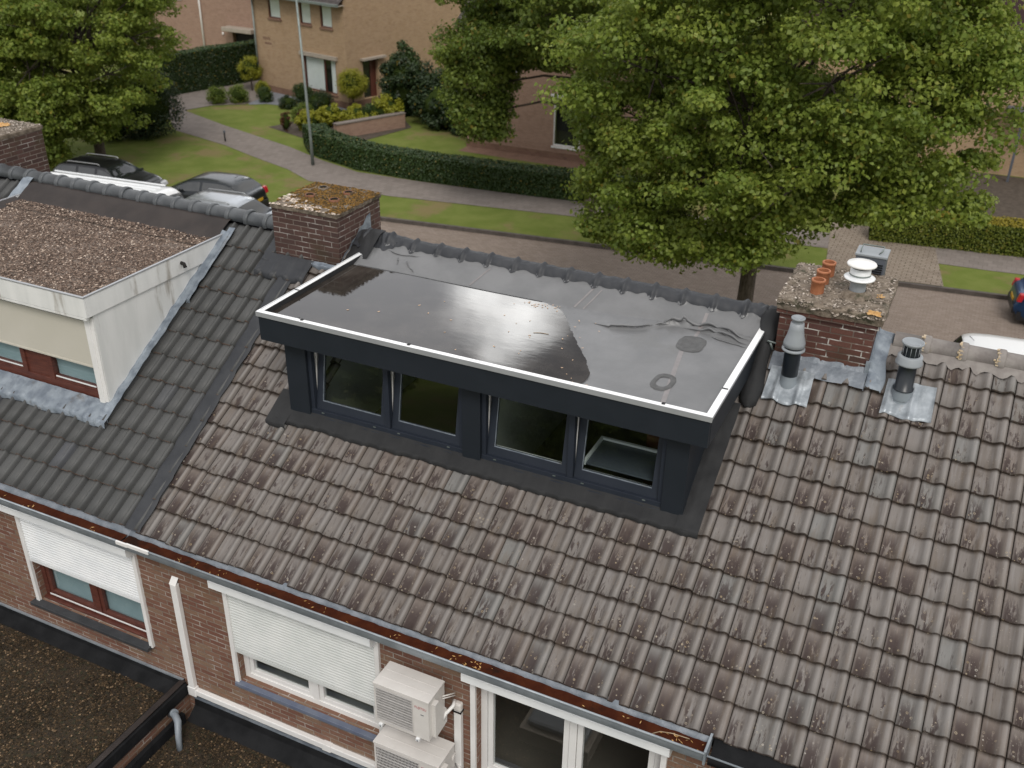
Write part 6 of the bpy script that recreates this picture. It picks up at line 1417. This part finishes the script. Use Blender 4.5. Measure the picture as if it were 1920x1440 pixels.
# ================================================================= cars
def smooth_interp(xs, ys, x):
    x = np.asarray(x); i = np.clip(np.searchsorted(xs, x) - 1, 0, len(xs) - 2); xs = np.array(xs); ys = np.array(ys)
    m = np.gradient(ys, xs); h = xs[i + 1] - xs[i]; t = (x - xs[i]) / h
    # limited tangents
    dl = (ys[i + 1] - ys[i]) / h; m0 = np.where(np.sign(m[i]) == np.sign(dl), np.clip(m[i], -3 * abs(dl), 3 * abs(dl)), 0); m1 = np.where(np.sign(m[i + 1]) == np.sign(dl), np.clip(m[i + 1], -3 * abs(dl), 3 * abs(dl)), 0)
    return (2 * t**3 - 3 * t**2 + 1) * ys[i] + (t**3 - 2 * t**2 + t) * h * m0 + (-2 * t**3 + 3 * t**2) * ys[i + 1] + (t**3 - t**2) * h * m1
def car(label, cx, cy, rot, body, L=4.3, W=1.78, H=1.45, style='hatch', cat='car', name='parked_car'):
    t = thing(name, label, cat, (cx, cy, -.12), rot, group='parked cars' if cat == 'car' else None, local=True)
    h2 = L / 2
    if style == 'hatch':   # x from rear (-h2) to front (+h2)
        top = [(-h2, .62), (-h2 + .05, .95), (-h2 + .25, 1.02), (-h2 + .75, H - .10), (-h2 + 1.3, H), (.15, H - .01), (.55, H - .08), (1.05, 1.12), (1.25, 1.01), (h2 - .35, .86), (h2 - .08, .68), (h2, .5)]
        belt = [(-h2, .60), (-h2 + .3, .97), (0, .93), (1.1, .90), (h2 - .3, .80), (h2, .48)]
        gl = (-h2 + .36, 1.02); ws = (.62, 1.12); rw = (-h2 + .30, -h2 + .72)
    elif style == 'estate':
        top = [(-h2, .62), (-h2 + .05, .98), (-h2 + .18, 1.06), (-h2 + .62, H - .08), (-h2 + 1.2, H), (.05, H), (.45, H - .08), (1.05, 1.10), (1.30, 1.01), (h2 - .4, .86), (h2 - .1, .68), (h2, .5)]
        belt = [(-h2, .60), (-h2 + .3, .98), (0, .95), (1.1, .91), (h2 - .3, .80), (h2, .48)]
        gl = (-h2 + .30, 1.0); ws = (.52, 1.12); rw = (-h2 + .20, -h2 + .58)
    else:                 # van
        top = [(-h2, .7), (-h2 + .04, 1.6), (-h2 + .06, H - .06), (-h2 + .15, H), (h2 - .75, H), (h2 - .55, H - .08), (h2 - .12, 1.7), (h2 - .06, 1.45), (h2 - .02, 1.2), (h2, .6)]
        belt = [(-h2, .68), (-h2 + .2, 1.35), (h2 - 1.0, 1.28), (h2 - .2, .95), (h2, .55)]
        gl = (h2 - 1.6, h2 - .7); ws = (h2 - .5, h2 - .14); rw = None
    NX = 120; X_ = np.linspace(-h2, h2, NX); zt = smooth_interp([p[0] for p in top], [p[1] for p in top], X_); zb = smooth_interp([p[0] for p in belt], [p[1] for p in belt], X_)
    zt = np.maximum(zt, zb + .012); bot = np.where(abs(X_) > h2 - .25, .22 + (abs(X_) - (h2 - .25)) * .7, .20)
    wend = 1 - .28 * np.clip((abs(X_) - (h2 - .75)) / .75, 0, 1) ** 2.2
    hw = W / 2 * wend; gh = np.clip((zt - zb) / .45, 0, 1); wt_ = hw * (1 - (.08 + .20 * gh)) if style != 'van' else hw * (1 - .07 - .03 * gh)
    arch = [(-h2 + .82), (h2 - .86)]; WR = .33 if style != 'van' else .36
    pts = []
    for i in range(NX):
        x = X_[i]; b = bot[i]
        for a in arch:
            d = abs(x - a)
            if d < WR + .06: b = max(b, math.sqrt(max(0, (WR + .06) ** 2 - d * d)) + .31)
        z1 = zb[i]; z2 = zt[i]; b = min(b, z1 - .1)
        row = [(hw[i] * .90, b), (hw[i] * .985, b + (z1 - b) * .22), (hw[i], b + (z1 - b) * .55), (hw[i] * .985, b + (z1 - b) * .86), (hw[i] * .95, z1)]
        row += [(hw[i] * .95 + (wt_[i] - hw[i] * .95) * q, z1 + (z2 - z1) * q ** .9 * .90) for q in (.12, .5, .88, 1.0)]
        row += [(wt_[i] * .86, z1 + (z2 - z1) * .965), (wt_[i] * .5, z1 + (z2 - z1) * .995), (0, z2)]
        pts.append((x, row))
    parts = {'body': MB(), 'side_window': MB(), 'side_window2': MB(), 'windscreen': MB(), 'rear_window': MB()}
    def P(i, j, s): x, r = pts[i]; return (float(x), s * float(r[j][0]), float(r[j][1]))
    nj = len(pts[0][1])
    idx = {}
    pill = [0.0] if style == 'hatch' else [-.75, .12]
    if style == 'van': pill = []
    def put(mbn, i, j, s):
        m = parts[mbn]; q = [P(i, j, s), P(i + 1, j, s), P(i + 1, j + 1, s), P(i, j + 1, s)]
        if s < 0: q = q[::-1]
        ids = []
        for p in q:
            k = (mbn, round(p[0], 4), round(p[1], 4), round(p[2], 4))
            if k not in idx: idx[k] = len(m.v); m.v.append(p)
            ids.append(idx[k])
        m.f.append(tuple(ids)); m.m.append(0); m.smooth.append(True)
    for i in range(NX - 1):
        x = (X_[i] + X_[i + 1]) / 2
        for j in range(nj - 1):
            n = 'body'
            tall = zt[i] - zb[i]
            if 5 <= j <= 6 and gl[0] < x < gl[1] and tall > .16 and not any(abs(x - p) < .045 for p in pill): n = 'side_window'
            if j >= 8 and ws[0] < x < ws[1]: n = 'windscreen'
            if rw and j >= 8 and rw[0] < x < rw[1]: n = 'rear_window'
            for s in (1, -1): put('side_window2' if n == 'side_window' and s < 0 else n, i, j, s)
    parts['body'].build('body', body, t)
    for k in ('side_window', 'side_window2', 'windscreen', 'rear_window'):
        if parts[k].f: parts[k].build(k.rstrip('2'), 'car_glass', t)
    mb = MB(); mb.box(-h2 + .12, h2 - .12, -W / 2 * .86, W / 2 * .86, .18, .45); mb.build('underbody', 'car_trim', t)
    for a in arch:
        for s in (1, -1):
            mb = MB(); c = (a, s * (W / 2 - .11), .31)
            pr = [(.17, -.10), (.29, -.105), (.318, -.085), (.325, 0), (.318, .085), (.29, .105), (.20, .10)]
            g = [[(c[0] + r * math.cos(2 * math.pi * k / 24), c[1] + y, c[2] + r * math.sin(2 * math.pi * k / 24)) for r, y in pr] for k in range(24)]
            mb.grid(g, closeu=True); w = mb.build('wheel', 'tyre', t)
            mb = MB(); yy = c[1] + s * .092
            for k in range(5):
                an = 2 * math.pi * k / 5 + .3; d = Vector((math.cos(an), 0, math.sin(an))); e = Vector((-math.sin(an), 0, math.cos(an)))
                mb.obox(Vector((c[0], yy, c[2])) + d * .11, d * .10, (0, .012, 0), e * .028)
            g = [[(c[0] + r * math.cos(2 * math.pi * k / 24), yy + s * y, c[2] + r * math.sin(2 * math.pi * k / 24)) for r, y in ((.19, .012), (.225, .016), (.225, -.02))] for k in range(24)]
            mb.grid(g, closeu=True); mb.lathe((c[0], yy, c[2]), [(.001, 0)], 4); mb.build('rim', 'rim', w)
            mb = MB(); mb.poly([(c[0] + .2 * math.cos(2 * math.pi * k / 20), c[1] + s * .05, c[2] + .2 * math.sin(2 * math.pi * k / 20)) for k in range(20)]); mb.build('brake_disc', 'soot', w)
    for s in (1, -1):
        mb = MB(); mb.obox((h2 - .13, s * (W / 2 - .30), .70), (.07, -.02 * s, -.02), (.02 * s, .16, 0), (-.02, 0, .06)); mb.build('headlight', 'lamp_clear', t, bevel=.015)
        mb = MB(); zc = .88 if style != 'van' else 1.1; mb.obox((-h2 + .12, s * (W / 2 - .20), zc), (.07, 0, .0), (0, .10, 0), (.03, 0, .12)); mb.build('tail_light', 'lamp_red', t, bevel=.02)
        mb = MB(); mb.obox((.86 if style != 'van' else h2 - 1.35, s * (W / 2 + .07), 1.0 if style != 'van' else 1.45), (.05, 0, 0), (0, .09, 0), (0, 0, .06)); mb.build('wing_mirror', body, t, bevel=.02)
    mb = MB(); mb.box(-h2 - .014, -h2 + .01, -.26, .26, .60, .71); mb.build('number_plate', 'plate', t)
    mb = MB(); mb.box(-h2 - .03, -h2 + .12, -W / 2 * .72, W / 2 * .72, .34, .56); mb.build('bumper', 'car_trim' if body != 'paint_blue' else 'car_trim', t, bevel=.03)
    mb = MB(); mb.box(h2 - .08, h2 + .012, -.42, .42, .36, .56); mb.build('grille', 'car_trim', t, bevel=.01)
    if style == 'estate':
        for s in (1, -1):
            mb = MB(); mb.tube([(-h2 + .9, s * .56, H - .03), (-h2 + 1.0, s * .57, H + .035), (.1, s * .57, H + .03), (.2, s * .56, H - .03)], .018, 7); mb.build('roof_rail', 'rim', t)
    mb = MB(); mb.tube([(-h2 + .95, 0, H - .01), (-h2 + .82, 0, H + .10)], .008, 5); mb.build('aerial', 'car_trim', t)
    return t
M['paint_black'] = paint('black_car_paint', (0.010, 0.010, 0.013), .4); M['paint_dark'] = paint('dark_grey_car_paint', (0.018, 0.022, 0.026), .5); M['paint_silver'] = paint('silver_car_paint', (0.36, 0.38, 0.40), .75)
M['paint_blue'] = paint('blue_car_paint', (0.006, 0.040, 0.115), .4); M['paint_white'] = paint('white_car_paint', (0.72, 0.73, 0.74), 0.0)
car('black estate car parked at the far kerb beneath the left tree, nose to the right', -24.9, 20.75, SA, 'paint_black', 4.5, 1.84, 1.52, 'estate')
car('dark grey hatchback at the far kerb with its rear and yellow plate to the right', -20.25, 21.45, SA + math.pi, 'paint_dark', 4.0, 1.74, 1.42, 'hatch')
car('silver estate car half hidden between the dark ridge and the left chimney', -17.3, 19.15, SA, 'paint_silver', 4.6, 1.85, 1.60, 'estate')
car('blue hatchback cut off by the right edge of the picture', 9.75, 25.15, SA, 'paint_blue', 3.9, 1.70, 1.45, 'hatch')
car('white car of which only the roof shows over the old ridge at the right edge', 8.15, 18.25, SA, 'paint_white', 4.5, 1.85, 1.86, 'hatch')
v = car('long white van whose ribbed roof shows over the dark ridge', -19.75, 15.8, SA - .03, 'paint_white', 5.7, 2.05, 2.62, 'van', cat='van', name='parked_van')
mb = MB()
for k in range(7): mb.box(-2.6, 1.9, -.75 + k * .25 - .035, -.75 + k * .25 + .035, 2.60, 2.635)
OFF[v.name] = Vector((0, 0, 0)); mb.build('roof_ribs', 'white_alu', v, bevel=.01)
